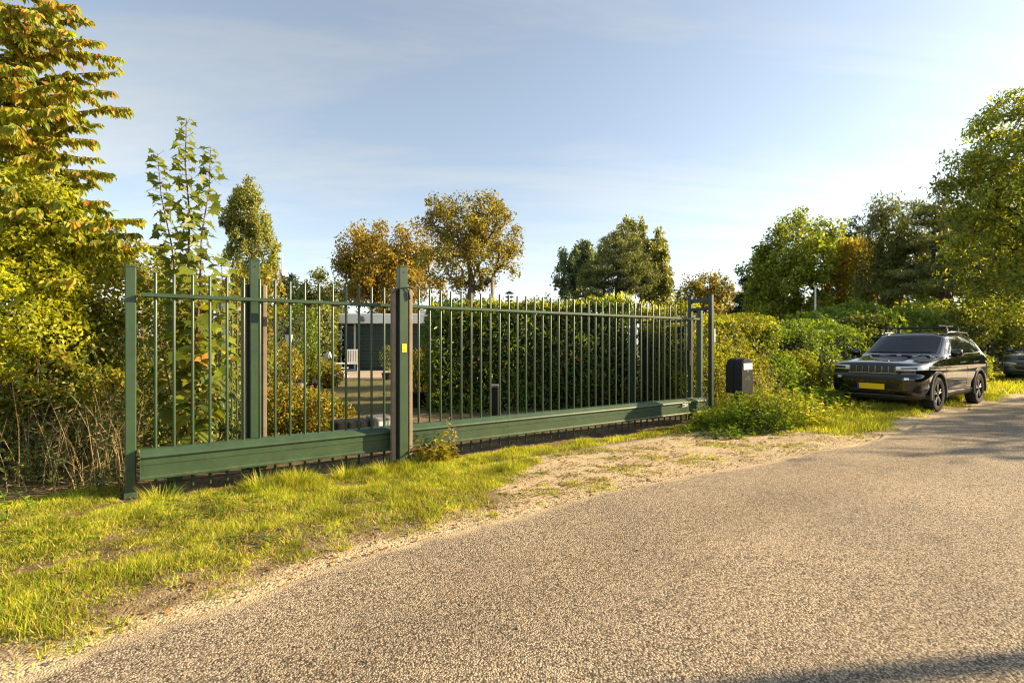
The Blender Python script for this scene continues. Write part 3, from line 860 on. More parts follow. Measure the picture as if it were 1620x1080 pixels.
MB().tube([(-.12, -.02, 1.96), (-.06, -.055, 2.02), (.02, -.062, 2.03), (.05, -.064, 1.99), (.062, -.064, 1.95), (.075, -.063, 1.93)], .006, 6).tube([(.02, -.062, 2.03), (.07, -.06, 2.04), (.11, -.02, 2.02)], .005, 6).tube([(.05, -.064, 1.985), (.068, -.064, 1.90)], .013, 8).build('cable', 'rubber_black', gp)

# closing portal
po = thing('closing_portal', 'dark green twin-post catch frame with crossbars at the far gate end', 'gate frame', W(8.06, 0.15), YAW)
square_post(po, 0, 0, 0.07, -0.1, 2.25, 'dark_green_paint')
square_post(po, 0, 0.42, 0.07, -0.1, 2.25, 'dark_green_paint')
MB().box((0, 0.21, 2.17), (0.05, 0.348, 0.075), None, .005).build('crossbar', 'dark_green_paint', po)
MB().box((0, 0.21, 2.02), (0.04, 0.348, 0.05), None, .005).build('crossbar', 'dark_green_paint', po)
for yy in (0.10, 0.32):
    MB().tube([(-.035, yy, 1.98), (.045, yy, 1.98)], .028, 10).build('roller', 'black_metal', po)
kp = MB().box((0.052, -0.004, 1.545), (0.032, 0.075, 0.24), None, .006).build('keypad', 'white_plastic', po)
MB().box((0.07, -0.004, 1.60), (0.004, 0.05, 0.05), None, .001).build('button_panel', 'black_metal', kp)
MB().box((0.045, -0.004, 1.41), (0.018, 0.07, 0.012), None, .002).build('bracket', 'steel', kp)
st2 = MB().box((0.037, -0.004, 1.30), (0.003, 0.055, 0.09), None, .0005).build('sticker', 'sticker_yellow', po)
st2['label'] = 'orange-yellow sticker below the keypad'
MB().box((0.055, 0.0, 1.93), (0.04, 0.05, 0.10), None, .01).tube([(.06, .0, 1.96), (.10, -.01, 2.0), (.16, -.02, 1.95), (.2, -.02, 2.0)], .008, 6).build('cable_box', 'black_metal', po)
MB().box((-0.05, 0.43, 1.15), (0.035, 0.08, 0.28), None, .006).build('lock_case', 'black_metal', po)

# side fences behind the gate
def bar_fence(name, label, a, b, n, htop, rail_z, end_posts, sp_mat='dark_green_paint'):
    a = Vector(a); b = Vector(b); d = (b - a); ln = d.length; yaw = math.atan2(d.y, d.x)
    f = thing(name, label, 'fence', (a.x, a.y, 0), yaw)
    MB().box((ln / 2, 0, rail_z), (ln, 0.04, 0.04), None, .003).build('rail', sp_mat, f)
    MB().box((ln / 2, 0, 0.18), (ln, 0.04, 0.04), None, .003).build('rail', sp_mat, f)
    me = MB().tube([(0, 0, 0.06), (0, 0, htop)], 0.0125, 8).mesh('bar'); auto_smooth(me, 40); me.materials.append(MATS[sp_mat])
    for i in range(n):
        o = link(bpy.data.objects.new('bar', me)); o.parent = f; o.location = ((i + .5) * ln / n, 0, 0)
    for x in end_posts:
        square_post(f, x, 0, 0.08, -0.1, 2.0, sp_mat)
    return f
bar_fence('bar_fence', 'green bar fence among the leaves behind the gate tail', P(396, 0, 6.9), P(285, 0, 8.6), 17, 2.0, 1.84, [0.0, 0.93, 1.86], 'green_paint')
bar_fence('bar_fence', 'dark green bar fence with thick post beside the tall clipped hedge', P(1001, 0, 10.6), P(1090, 0, 9.75), 9, 1.98, 1.84, [0.0], 'dark_green_paint')

# ================================================================== MAILBOX
mbx = thing('mailbox', 'black round-topped mailbox on a post in the weeds by the gate', 'mailbox', W(7.98, 0.73), YAW)
bw_, bd_, bh_ = 0.34, 0.27, 0.57
def arch(w, h, n=12):
    r = w / 2
    pts = [(-r, 0.0), (r, 0.0), (r, h - r)]
    for i in range(1, n):
        an = math.pi * i / n
        pts.append((r * math.cos(an), h - r + r * math.sin(an)))
    pts.append((-r, h - r))
    return pts
def arch_solid(w, h, y0, y1, z):
    pts = arch(w, h); m = MB(); n = len(pts)
    m.v = [(x, y0, z + zz_) for (x, zz_) in pts] + [(x, y1, z + zz_) for (x, zz_) in pts]
    m.f = [tuple(range(n)), tuple(range(2 * n - 1, n - 1, -1))] + [(i, n + i, n + (i + 1) % n, (i + 1) % n) for i in range(n)]
    return m
o = arch_solid(bw_, bh_, -bd_ / 2, bd_ / 2, 0.60).build('body', 'black_metal', mbx); auto_smooth(o.data, 40)
o = arch_solid(bw_ + .018, bh_ + .010, -.005, .025, 0.599).build('band', 'black_metal', mbx); auto_smooth(o.data, 40)
o = arch_solid(bw_ - .03, bh_ - .03, -bd_ / 2 - .008, -bd_ / 2 + .002, 0.615).build('door', 'mailbox_front', mbx)
MB().box((0, -bd_ / 2 - .013, 1.035), (.245, .014, .105), None, .005).build('letter_flap', 'white_plastic', o)
MB().tube([(0, -bd_ / 2 - .006, .955), (0, -bd_ / 2 - .016, .955)], .010, 10).build('lock', 'steel', o)
mm = MB()
for (x, z) in ((-.02, .86), (.03, .87), (-.05, .835), (.01, .83), (.055, .84)):
    mm.box((x, -bd_ / 2 - .0095, z), (.018, .002, .010), None, .0005)
mm.build('emblem', 'straw', o)
MB().tube([(0, .05, -.2), (0, .05, .60)], .032, 10).build('post', 'black_metal', mbx)

# lamp post standing across the road: its shadow crosses the foreground
lp = thing('lamp_post', 'grey tapered lamp post on the far verge of the road', 'lamp post', (11.22, 3.46, 0))
MB().tube([(0, 0, -.2), (0, 0, 1.2), (0, 0, 6.4)], [.085, .08, .066], 12).build('pole', 'steel', lp)
MB().tube([(0, 0, 6.35), (-.5, .1, 6.6), (-1.0, .2, 6.65)], [.05, .04, .035], 8).build('arm', 'steel', lp)
MB().box((-1.25, .25, 6.62), (.6, .22, .10), Matrix.Rotation(-.2, 3, 'Z'), .03).build('lamp_head', 'grey_plastic', lp)

# ================================================================== GARDEN AND HOUSE BEHIND THE GATE
HD = 26.0
house = thing('garden_house', 'low dark green boarded house with white flat roof edge behind the gate', 'house', P(607, 0, HD).xy.to_3d())
hx0 = house.location.x
def HX(px): return (px - CX) / F * HD - hx0
rf_ = MB().box(((HX(524) + HX(745)) / 2, 2.4, 2.67), (HX(745) - HX(524), 5.6, 0.48), None, .02).build('roof', 'white_paint', house)
MB().box(((HX(524) + HX(745)) / 2, 2.4, 2.925), (HX(745) - HX(524) - .1, 5.4, 0.03)).build('roof_covering', 'grey_plastic', rf_)
o = MB().lathe([(.62, 2.93), (.6, 3.02), (.48, 3.14), (.25, 3.22), (.02, 3.25)], (HX(672), 1.2, 0), 16).build('roof_dome', 'white_plastic', rf_); auto_smooth(o.data, 60)
MB().box((HX(577), -.43, 2.66), (.22, .10, .28), None, .02).build('wall_lamp', 'grey_plastic', house)
MB().box(((HX(562) + HX(745)) / 2, 2.45, 1.215), (HX(745) - HX(562), 4.6, 2.43)).build('wall', 'house_green', house)
bme = MB().box((0, 0, 0), (HX(745) - HX(562), .03, .165), None, .008).mesh('board'); bme.materials.append(MATS['house_green'])
for i in range(14):
    o = link(bpy.data.objects.new('board', bme)); o.parent = house; o.location = ((HX(562) + HX(745)) / 2, .13, .10 + i * .172)
MB().box(((HX(526) + HX(562)) / 2, 3.2, 1.215), (HX(562) - HX(526), 3.0, 2.43)).build('wall', 'house_green', house)
gd = MB().box(((HX(546) + HX(559)) / 2, .22, 1.2), (HX(559) - HX(546), .02, 2.3)).build('glass_door', 'house_glass', house)
for px, w in ((545.2, .09), (559.8, .11)):
    MB().box((HX(px), .20, 1.2), (w, .09, 2.42), None, .01).build('door_frame', 'white_paint', gd)
MB().box(((HX(546) + HX(559)) / 2, .20, .06), (HX(559) - HX(546), .08, .1), None, .01).build('door_frame', 'white_paint', gd)
for px in (538.5,):
    MB().box((HX(px), .0, 1.2), (.12, .12, 2.4), None, .01).build('column', 'white_paint', house)

deck = thing('terrace', 'pale timber terrace in front of the dark green house', 'terrace', P(590, 0, 23).xy.to_3d())
dme = MB().box((0, 0, 0), (4.9, .142, .07), None, .006).mesh('plank'); dme.materials.append(MATS['deck'])
for i in range(38):
    o = link(bpy.data.objects.new('plank', dme)); o.parent = deck; o.location = (.3, -2.9 + i * .15, .04)

def garden_chair(label, loc, rz):
    c = thing('garden_chair', label, 'chair', loc, rz, 'white garden chairs on the terrace')
    for sx in (-.27, .27):
        MB().tube([(sx, .28, 0), (sx, -.22, .44)], .022, 6).build('leg', 'white_paint', c)
        MB().tube([(sx, -.30, 0), (sx, .18, .46)], .022, 6).build('leg', 'white_paint', c)
        MB().box((sx, 0, .62), (.06, .52, .025), None, .006).build('armrest', 'white_paint', c)
    for k in range(5):
        MB().box((0, -.20 + k * .105, .44), (.50, .075, .02), None, .005).build('seat_slat', 'white_paint', c)
    R = Matrix.Rotation(math.radians(-20), 3, 'X')
    for k in range(5):
        MB().box((-.20 + k * .1, .36, .76), (.07, .02, .66), R, .005).build('back_slat', 'white_paint', c)
    for z, y in ((.52, .27), (1.05, .465)):
        MB().box((0, y, z), (.54, .022, .06), R, .005).build('back_rail', 'white_paint', c)
    return c
garden_chair('white slatted garden chair at the terrace edge near the glass door', P(541, 0, 20.6).xy.to_3d() + Vector((0, 0, .0)), math.radians(105))
garden_chair('white slatted garden chair partly in front of the glass door', P(556, 0, 23.0).xy.to_3d() + Vector((0, 0, .08)), math.radians(-160))
# lantern, sign, pots
ln_ = thing('garden_lantern', 'pale lantern on a thin post before the dark hedge', 'lantern', P(457, 0, 12.6).xy.to_3d())
MB().tube([(0, 0, -.1), (0, 0, 1.35)], .022, 8).build('post', 'black_metal', ln_)
MB().lathe([(.05, 1.35), (.10, 1.62), (.105, 1.64)], (0, 0, 0), 6).build('glass', 'white_plastic', ln_)
MB().lathe([(.14, 1.64), (.06, 1.74), (.015, 1.80)], (0, 0, 0), 6).build('hood', 'black_metal', ln_)
sg = thing('garden_sign', 'small white square sign on a stake in the garden', 'sign', P(517, 0, 16.5).xy.to_3d())
MB().tube([(0, 0, -.1), (0, 0, 1.0)], .015, 6).build('stake', 'wood_grey', sg)
MB().box((0, -.02, 1.02), (.16, .02, .15), None, .004).build('panel', 'white_paint', sg)
def potted(label, px, D, mat, h, w, plant_h, plant_mat, seed):
    b = P(px, 0, D).xy.to_3d()
    t = shrub('potted_plant', label, [(b.x, b.y, h + plant_h * .55, plant_h * .24, plant_h * .24, plant_h * .42)], 420, .07, plant_mat, seed, cat='plant', stems=7, base=(b.x, b.y, 0), noise_amp=.08)
    MB().lathe([(w * .36, 0.0), (w * .5, h * .9), (w * .54, h * .92), (w * .54, h), (w * .46, h), (w * .45, h * .9)], (0, 0, 0), 14).build('pot', mat, t)
potted('slim shrub in a grey square-edged pot by the garden hedge', 474, 14.5, 'pot_grey', .30, .36, .85, 'lf_olive', 301)
potted('slim shrub in a black pot beside the sunlit garden hedge', 500, 14.8, 'black_metal', .28, .34, 1.0, 'lf_privet', 302)
potted('leafy plant in a dark pot at the end of the tall hedge', 664, 11.0, 'black_metal', .36, .36, .8, 'lf_privet', 303)
potted('dark shrub in a black pot against the boarded house wall', 612, 19.5, 'black_metal', .3, .4, 1.15, 'lf_dark', 304)

# gate drive cabinets
mtr = thing('gate_motor', 'dark cabinet with a grey lid section and white label behind the gate', 'motor box', W(2.55, -1.35), YAW)
MB().box((-.30, 0, .18), (.46, .30, .40), None, .02).build('casing', 'black_metal', mtr)
g2 = MB().box((.10, -.02, .185), (.30, .34, .44), None, .02).build('drive_unit', 'grey_plastic', mtr)
for x in (.05, .15):
    MB().box((x, -.194, .30), (.062, .006, .10), None, .001).build('label_plate', 'white_plastic', g2)
MB().box((.40, .0, .10), (.22, .18, .20), None, .012).build('junction_box', 'green_paint', mtr)
bo = thing('garden_bollard', 'short dark post standing before the tall hedge behind the gate', 'bollard', P(783, 0, 9.0).xy.to_3d())
MB().box((0, 0, .30), (.13, .13, .70), None, .012).build('post', 'black_metal', bo)
MB().box((0, 0, .665), (.15, .15, .05), None, .012).build('cap', 'grey_plastic', bo)

# flue, lamp pole, mast, distant tower
fl = thing('chimney_flue', 'stacked dark metal chimney cowl rising above the hedge', 'chimney', P(806, 0, 21).xy.to_3d())
k = 21 / F
MB().tube([(0, 0, 0), (0, 0, 3.15)], .07, 10).build('pipe', 'steel', fl)
MB().lathe([(.15, 3.15), (.17, 3.17), (.15, 3.19)], (0, 0, 0), 14).build('disc', 'black_metal', fl)
MB().lathe([(.16, 3.30), (.18, 3.32), (.16, 3.34)], (0, 0, 0), 14).build('disc', 'black_metal', fl)
MB().lathe([(.19, 3.46), (.18, 3.48), (.02, 3.57)], (0, 0, 0), 14).build('hood', 'black_metal', fl)
MB().tube([(.08, 0, 3.15), (.08, 0, 3.47)], .012, 5).tube([(-.08, 0, 3.15), (-.08, 0, 3.47)], .012, 5).build('stay', 'steel', fl)
yl = thing('yard_lamp', 'weathered grey pole with a dark round lamp on a side arm', 'lamp', P(779, 0, 17).xy.to_3d())
MB().tube([(0, 0, -.2), (0, 0, 3.6)], .05, 8).build('pole', 'wood_grey', yl)
MB().tube([(0, 0, 3.5), (-.20, 0, 3.52)], .018, 6).build('arm', 'black_metal', yl)
MB().box((0, 0, 3.5), (.08, .08, .18), None, .01).build('bracket', 'black_metal', yl)
o = MB().lathe([(.02, 3.34), (.07, 3.36), (.095, 3.43), (.07, 3.50), (.02, 3.52)], (-.20, 0, 0), 12).build('lamp_head', 'black_metal', yl); auto_smooth(o.data, 60)
ms = thing('flag_mast', 'thin white mast standing up from the shrubs before the round tree', 'mast', P(1290, 0, 24).xy.to_3d())
MB().tube([(0, 0, -.2), (0, 0, 4.05)], [.05, .035], 8).build('pole', 'white_paint', ms)
MB().box((0, 0, 4.08), (.12, .12, .06), None, .015).build('cap', 'white_paint', ms)
TD = 900.0
tw = thing('broadcast_tower', 'haze-paled slender broadcasting tower far away above the garden trees', 'tower', P(447, 0, TD).xy.to_3d())
k = TD / F
def tz(py): return CAM_H + (CY - py) * k
MB().tube([(0, 0, -1), (0, 0, tz(440))], [9, 6], 12).build('shaft', 'tower_hazed', tw)
MB().lathe([(5, tz(441)), (9.5, tz(438)), (9.5, tz(435)), (6, tz(434)), (6, tz(432)), (7.5, tz(431)), (7.5, tz(427)), (4, tz(425))], (0, 0, 0), 16).build('pod', 'tower_hazed', tw)
MB().tube([(0, 0, tz(425)), (0, 0, tz(414)), (0, 0, tz(400))], [2.0, 1.5, .6], 8).build('antenna', 'tower_hazed', tw)

# ================================================================== HEDGES
hedge('laurel_hedge', 'tall glossy laurel hedge standing behind the gate bars', P(684, 0, 10.1).xy.to_3d(), P(1004, 0, 11.0).xy.to_3d(), (-.25, 1.6, 0), 2.12, 2.30, 18000, .098, 'lf_laurel', 11, T_LEAF, .42, bulge=.2, jit=.14, faces='ftlr', sun_tinted_shoots=2600, sun_tint_mat='lf_lime')  # lime top leaves stand for sun on the laurel
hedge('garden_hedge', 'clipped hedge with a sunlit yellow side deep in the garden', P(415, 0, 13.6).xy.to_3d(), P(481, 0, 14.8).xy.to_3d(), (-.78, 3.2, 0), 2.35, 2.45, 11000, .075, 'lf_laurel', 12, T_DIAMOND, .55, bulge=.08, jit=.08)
hedge('privet_hedge', 'sunlit yellow-green hedge starting at the gate behind the mailbox', W(8.55, -.85), W(12.6, -1.1), (-.70, 1.05, 0), 1.95, 1.85, 34000, .052, 'lf_privet', 13, T_DIAMOND, .6, bulge=.55, jit=.13, sun_tinted_shoots=2500, sun_tint_mat='lf_lime')
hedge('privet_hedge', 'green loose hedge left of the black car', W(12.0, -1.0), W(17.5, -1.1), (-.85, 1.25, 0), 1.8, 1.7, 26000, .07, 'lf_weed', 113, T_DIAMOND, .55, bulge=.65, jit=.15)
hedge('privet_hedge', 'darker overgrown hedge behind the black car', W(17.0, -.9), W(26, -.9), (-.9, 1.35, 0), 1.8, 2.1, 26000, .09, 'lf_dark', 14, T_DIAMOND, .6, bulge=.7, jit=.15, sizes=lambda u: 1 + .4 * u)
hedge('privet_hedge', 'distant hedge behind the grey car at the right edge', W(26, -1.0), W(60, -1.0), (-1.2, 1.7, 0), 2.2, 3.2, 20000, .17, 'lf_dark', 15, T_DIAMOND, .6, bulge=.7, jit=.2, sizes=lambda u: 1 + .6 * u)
HG = 'loose shrubs against the hedge'
for i, (s, t, h, r, mt, lab) in enumerate(((9.0, -.55, 1.55, .55, 'lf_privet', 'yellow leafy sprigs bulging from the hedge beside the portal'), (10.3, -.6, 1.3, .7, 'lf_privet', 'yellowish bush bulging from the hedge behind the dried flowers'), (11.4, -.55, 1.15, .65, 'lf_weed', 'green bush at the hedge foot left of the black car'), (12.9, -.8, 1.2, .7, 'lf_privet', 'bush in the hedge just left of the car bonnet'), (18.4, -.5, 1.3, .8, 'lf_ash', 'bush in the hedge behind the tail of the black car'), (20.8, -.3, 1.1, .8, 'lf_olive', 'pale twiggy bush between the two cars'), (23.2, -.4, 1.3, .9, 'lf_ash', 'bush in the hedge before the grey car'))):
    b = W(s, t)
    shrub('hedge_bush', lab, [(b.x, b.y, h * .5, r, r * .8, h * .52), (b.x + .3 * r, b.y + .2, h * .75, r * .6, r * .5, h * .35)], 3800, .055 + .004 * max(0, s - 10), mt, 140 + i, group=HG, wr=.55, noise_amp=.25)
# the far side of the road, out of frame: hedge and trees that the car sides mirror
hedge('roadside_hedge', 'tall hedge lining the opposite side of the road', W(4, 11.2), W(150, 11.2), (.8, -1.2, 0), 2.4, 3.2, 22000, .22, 'lf_round', 18, T_DIAMOND, .6, bulge=.5, jit=.2, faces='btlr')
# hedge continuing behind the portal inside the garden, lit from the road side
hedge('garden_hedge', 'sunlit yellow hedge seen through the far end of the gate', P(1010, 0, 12.2).xy.to_3d(), P(1108, 0, 11.3).xy.to_3d(), (.5, 1.5, 0), 2.2, 2.2, 14000, .06, 'lf_privet', 16, T_DIAMOND, .6, bulge=.3, jit=.12, sun_tinted_shoots=1200, sun_tint_mat='lf_lime')
# dark evergreen screen left of the house
hedge('evergreen_screen', 'dark evergreen screen left of the garden house', P(497, 0, 23.5).xy.to_3d(), P(530, 0, 24.5).xy.to_3d(), (-.5, 3.0, 0), 3.3, 3.1, 5000, .16, 'lf_dark', 17, T_DIAMOND, .55, bulge=.3)

# shrub mound behind the right hedge
def PE(px, py, D, rx, ry, rd=None):
    k = D / F; c = P(px, py, D)
    return (c.x, c.y, c.z, rx * k, (rd if rd else rx) * k, ry * k)
shrub('elder_shrub', 'broad green elder shrub bulging above the hedge before the dark trees', [PE(1345, 520, 17, 70, 42), PE(1275, 530, 16, 45, 35), PE(1420, 525, 18, 60, 36)], 15000, .13, 'lf_weed', 41, wr=.5, tmpl=T_DIAMOND, base=(P(1345, 0, 17).x, 17, 0))
shrub('bramble_shrub', 'olive shrub rising behind the roof bars of the black car', [PE(1500, 515, 21, 60, 40), PE(1570, 512, 24, 55, 44), PE(1620, 508, 26, 45, 46), PE(1660, 508, 28, 45, 46), PE(1445, 512, 20, 40, 36)], 17000, .15, 'lf_ash', 42, wr=.5, base=(P(1500, 0, 21).x, 21, 0))

# low berry shrub and other garden shrubs seen through the left half of the gate
shrub('low_shrub', 'low mounded shrub with yellow-green top and rusty orange leaves behind the gate', [PE(460, 655, 7.9, 50, 44), PE(520, 662, 7.9, 42, 38), PE(430, 650, 8.3, 34, 44), PE(490, 645, 8.5, 50, 36)], 9000, .055, 'lf_berry', 43, wr=.55, stems=20, noise_amp=.1)
shrub('garden_shrub', 'bushy green shrub beside the grey pot in the garden', [PE(445, 575, 12.2, 30, 34), PE(425, 590, 11.5, 22, 30)], 3500, .06, 'lf_berry', 44, wr=.55, noise_amp=.1)
shrub('garden_shrub', 'rounded yellowing shrub under the white square sign', [PE(522, 592, 16.0, 22, 22), PE(508, 600, 15.8, 18, 18)], 2600, .07, 'lf_berry', 45, wr=.55, noise_amp=.1)
shrub('garden_shrub', 'reddish leafy shrub between the gate post and the tall hedge', [PE(668, 590, 13, 24, 40), PE(650, 605, 12.6, 16, 30)], 2600, .08, 'lf_berry', 46, wr=.55, noise_amp=.1)

# ================================================================== TREES FAR AND NEAR
FT = 'trees beyond the garden'
tree('poplar_tree', 'tall narrow green poplar above the left part of the gate', 395, 58, [(392, 342, 32, 50), (400, 405, 38, 58), (388, 308, 16, 22), (370, 358, 18, 44), (418, 392, 20, 46), (395, 460, 38, 40)], 260, 22000, .26, 'lf_poplar', 51, group=FT, cs=(.55, .55, 1.5), cr=.55, bark='bark_grey', r0=.4, up=1.4, trunk_top=(392, 290), axis_bias=(0, 0, .4))
tree('spruce_tree', 'small dark spruce tip beside the distant tower', 457, 40, [(457, 470, 22, 30), (456, 448, 9, 18), (456, 436, 3, 8), (470, 490, 26, 24)], 90, 5000, .28, 'lf_spruce', 52, group=FT, cs=(.9, .9, .25), cr=.35, wratio=.25, trunk_top=(456, 430))
tree('bare_tree', 'thin open dark tree left of the orange tree', 505, 32, [(505, 455, 26, 30), (520, 480, 30, 30), (490, 475, 22, 24)], 90, 3600, .16, 'lf_dark', 53, group=FT, cr=.32, r0=.10)
tree('autumn_tree', 'broad orange-brown autumn tree above the gate', 615, 36, [(610, 410, 62, 48), (650, 400, 42, 46), (570, 400, 38, 42), (620, 450, 78, 40), (560, 440, 32, 36)], 300, 26000, .17, 'lf_orange', 54, group=FT, cr=.46, r0=.28)
tree('open_tree', 'airy olive tree with visible branches above the middle gate post', 740, 30, [(740, 360, 66, 50), (705, 350, 44, 40), (780, 370, 42, 52), (735, 410, 72, 46), (770, 325, 24, 20), (800, 410, 24, 30)], 330, 16500, .14, 'lf_olive', 55, group=FT, cr=.33, r0=.24, bias=2.2, trunk_top=(745, 350))
tree('grey_poplar_tree', 'pale grey-green poplar left of the dark pine', 908, 75, [(910, 430, 26, 42), (925, 410, 18, 26), (898, 440, 18, 36), (935, 440, 22, 36)], 150, 12000, .36, 'lf_greypop', 56, group=FT, cs=(.6, .6, 1.3), cr=.6, r0=.4, up=1.3, bark='bark_grey', axis_bias=(0, 0, .4))
tree('poplar_tree', 'yellow-green poplar crown behind the dark pine', 1020, 56, [(1020, 420, 36, 52), (1000, 375, 20, 22), (1035, 430, 24, 44), (1045, 460, 18, 30)], 200, 17000, .28, 'lf_poplar', 57, group=FT, cs=(.6, .6, 1.3), cr=.55, r0=.4, up=1.3, bark='bark_grey', trunk_top=(1010, 370), axis_bias=(0, 0, .4))
tree('pine_tree', 'dense dark rounded pine above the far half of the gate', 978, 46, [(975, 420, 44, 42), (960, 440, 42, 36), (990, 395, 34, 30), (1005, 440, 34, 38), (965, 385, 20, 16)], 240, 30000, .24, 'lf_pine', 58, group=FT, cs=(1, 1, .5), cr=.42, wratio=.16, r0=.32, axis_bias=(0, 0, .2))
tree('autumn_tree', 'small round brownish tree above the closing end of the gate', 1115, 44, [(1115, 460, 34, 26), (1095, 470, 24, 24), (1140, 468, 24, 24), (1115, 490, 40, 24)], 130, 7500, .19, 'lf_olive', 59, group=FT, cr=.42, r0=.2)
tree('spruce_tree', 'dark blue-green spruce at the left of the round tree', 1190, 40, [(1196, 470, 26, 36), (1205, 430, 14, 30), (1188, 495, 32, 26), (1207, 405, 6, 16)], 150, 11000, .3, 'lf_spruce', 60, group=FT, cs=(1, 1, .3), cr=.4, wratio=.22, trunk_top=(1205, 392))
RT = 'trees beside the road'
tree('round_tree', 'large rounded green deciduous tree behind the right hedge', 1262, 33, [(1262, 400, 58, 55), (1225, 430, 42, 48), (1300, 415, 40, 46), (1265, 460, 76, 48), (1250, 365, 30, 26), (1225, 470, 40, 40), (1280, 500, 54, 28), (1230, 505, 40, 24)], 330, 32000, .17, 'lf_round', 61, group=RT, cr=.42, r0=.3)
tree('golden_tree', 'bright golden-orange tree beside the round green tree', 1350, 31, [(1350, 430, 36, 44), (1375, 450, 34, 40), (1335, 465, 34, 36), (1355, 400, 24, 22), (1385, 480, 30, 26)], 170, 12500, .15, 'lf_gold', 62, group=RT, cr=.38, r0=.2)
tree('spruce_tree', 'spiky dark spruce top between the golden and the dark tree', 1345, 37, [(1348, 375, 14, 22), (1342, 400, 26, 26), (1350, 350, 6, 14), (1350, 430, 34, 30)], 120, 8000, .26, 'lf_spruce', 63, group=RT, cs=(1.2, 1.2, .2), cr=.36, wratio=.2, trunk_top=(1350, 336))
tree('dark_tree', 'dark drooping ivy-clad tree left of the layered pine', 1405, 27, [(1405, 370, 40, 46), (1400, 335, 28, 24), (1420, 420, 44, 50), (1395, 450, 34, 50), (1425, 380, 30, 36)], 240, 19000, .14, 'lf_dark', 64, group=RT, cs=(.8, .8, 1.3), cr=.36, r0=.28, axis_bias=(0, 0, -.8), trunk_top=(1403, 330), wratio=.35)
tree('layered_pine', 'wide layered pine with horizontal branches at the right', 1505, 25, [(1470, 330, 32, 10), (1510, 355, 60, 12), (1490, 385, 62, 12), (1520, 415, 74, 13), (1470, 432, 52, 10), (1500, 455, 74, 12), (1560, 400, 60, 14), (1540, 440, 66, 12), (1465, 345, 18, 10)], 300, 32000, .18, 'lf_pine', 65, group=RT, cs=(1.1, 1.1, .28), cr=.34, wratio=.14, r0=.26, trunk_top=(1500, 330), axis_bias=(0, 0, .3), nrm_up=.2)
tree('ash_tree', 'tall leafy ash tree filling the right edge of the picture', 1660, 19, [(1590, 200, 44, 46), (1620, 175, 50, 46), (1550, 255, 42, 26), (1600, 270, 70, 46), (1550, 320, 62, 40), (1520, 290, 30, 14), (1530, 245, 24, 14), (1560, 180, 20, 18), (1620, 330, 80, 60), (1610, 400, 90, 60), (1680, 250, 80, 100), (1680, 380, 80, 80), (1540, 290, 36, 18), (1640, 450, 90, 36)], 440, 36000, .14, 'lf_ash', 66, group=RT, cr=.33, r0=.26, bias=2.2, wratio=.42, axis_bias=(0, 0, -.4), trunk_top=(1650, 170))
tree('backdrop_tree', 'full green tree mass behind the layered pine', 1560, 46, [(1450, 450, 50, 56), (1520, 420, 56, 80), (1580, 400, 60, 90), (1640, 400, 60, 100), (1500, 485, 70, 36), (1450, 495, 50, 28), (1570, 490, 70, 36), (1640, 490, 60, 36)], 320, 24000, .26, 'lf_ash', 67, group=RT, cr=.6, r0=.3)
tree('backdrop_tree', 'dim tree line far behind the orange tree and the hedge', 660, 85, [(520, 500, 40, 30), (640, 500, 70, 34), (760, 500, 60, 30), (860, 505, 50, 26)], 200, 12000, .40, 'lf_dark', 68, group=FT, cr=.8, r0=.3)
tree('backdrop_tree', 'low far tree line behind the small brownish tree', 1110, 95, [(1080, 492, 60, 24), (1170, 490, 60, 28), (1000, 500, 50, 20)], 150, 9000, .42, 'lf_dark', 69, group=FT, cr=.8, r0=.3)
# roadside trees out of frame to the right: they throw the shade bands over the road by the cars
tree('roadside_tree', 'roadside tree across the road whose shade reaches the asphalt', 0, 20, [(0, 5.6, 1.5, 1.2), (.9, 4.9, 1.1, .9), (-.9, 5.0, 1.0, .8)], 40, 900, .2, 'lf_round', 70, group='trees across the road', cr=.5, r0=.2, root=(20.5, 9.1, 0), trunk_top=(20.5, 9.1, 5.8))
tree('roadside_tree', 'second roadside tree across the road further along', 0, 20, [(0, 8.0, 2.8, 2.6), (1.4, 6.4, 2.2, 1.6), (-1.5, 6.6, 2.0, 1.6)], 80, 3000, .22, 'lf_round', 71, group='trees across the road', cr=.5, r0=.2, root=(30.0, 13.5, 0), trunk_top=(30, 13.5, 8.2))

for i, s in enumerate((58, 66, 75, 86, 100, 120)):
    b = W(s, 13.5 + (i % 2) * 2); hh = 16.0 + (i * 37 % 4)
    tree('roadside_tree', ['broad', 'leafy', 'tall', 'spreading', 'rounded', 'last'][i] + ' tree in the row along the far side of the road', 0, 20, [(0, hh * .58, 4.6, hh * .42), (2.6, hh * .45, 3.6, hh * .36), (-2.6, hh * .45, 3.6, hh * .36)], 110, 5200, .62, 'lf_round', 720 + i, group='trees across the road', cr=.8, r0=.25, root=tuple(b), trunk_top=(b.x, b.y, hh * .8))

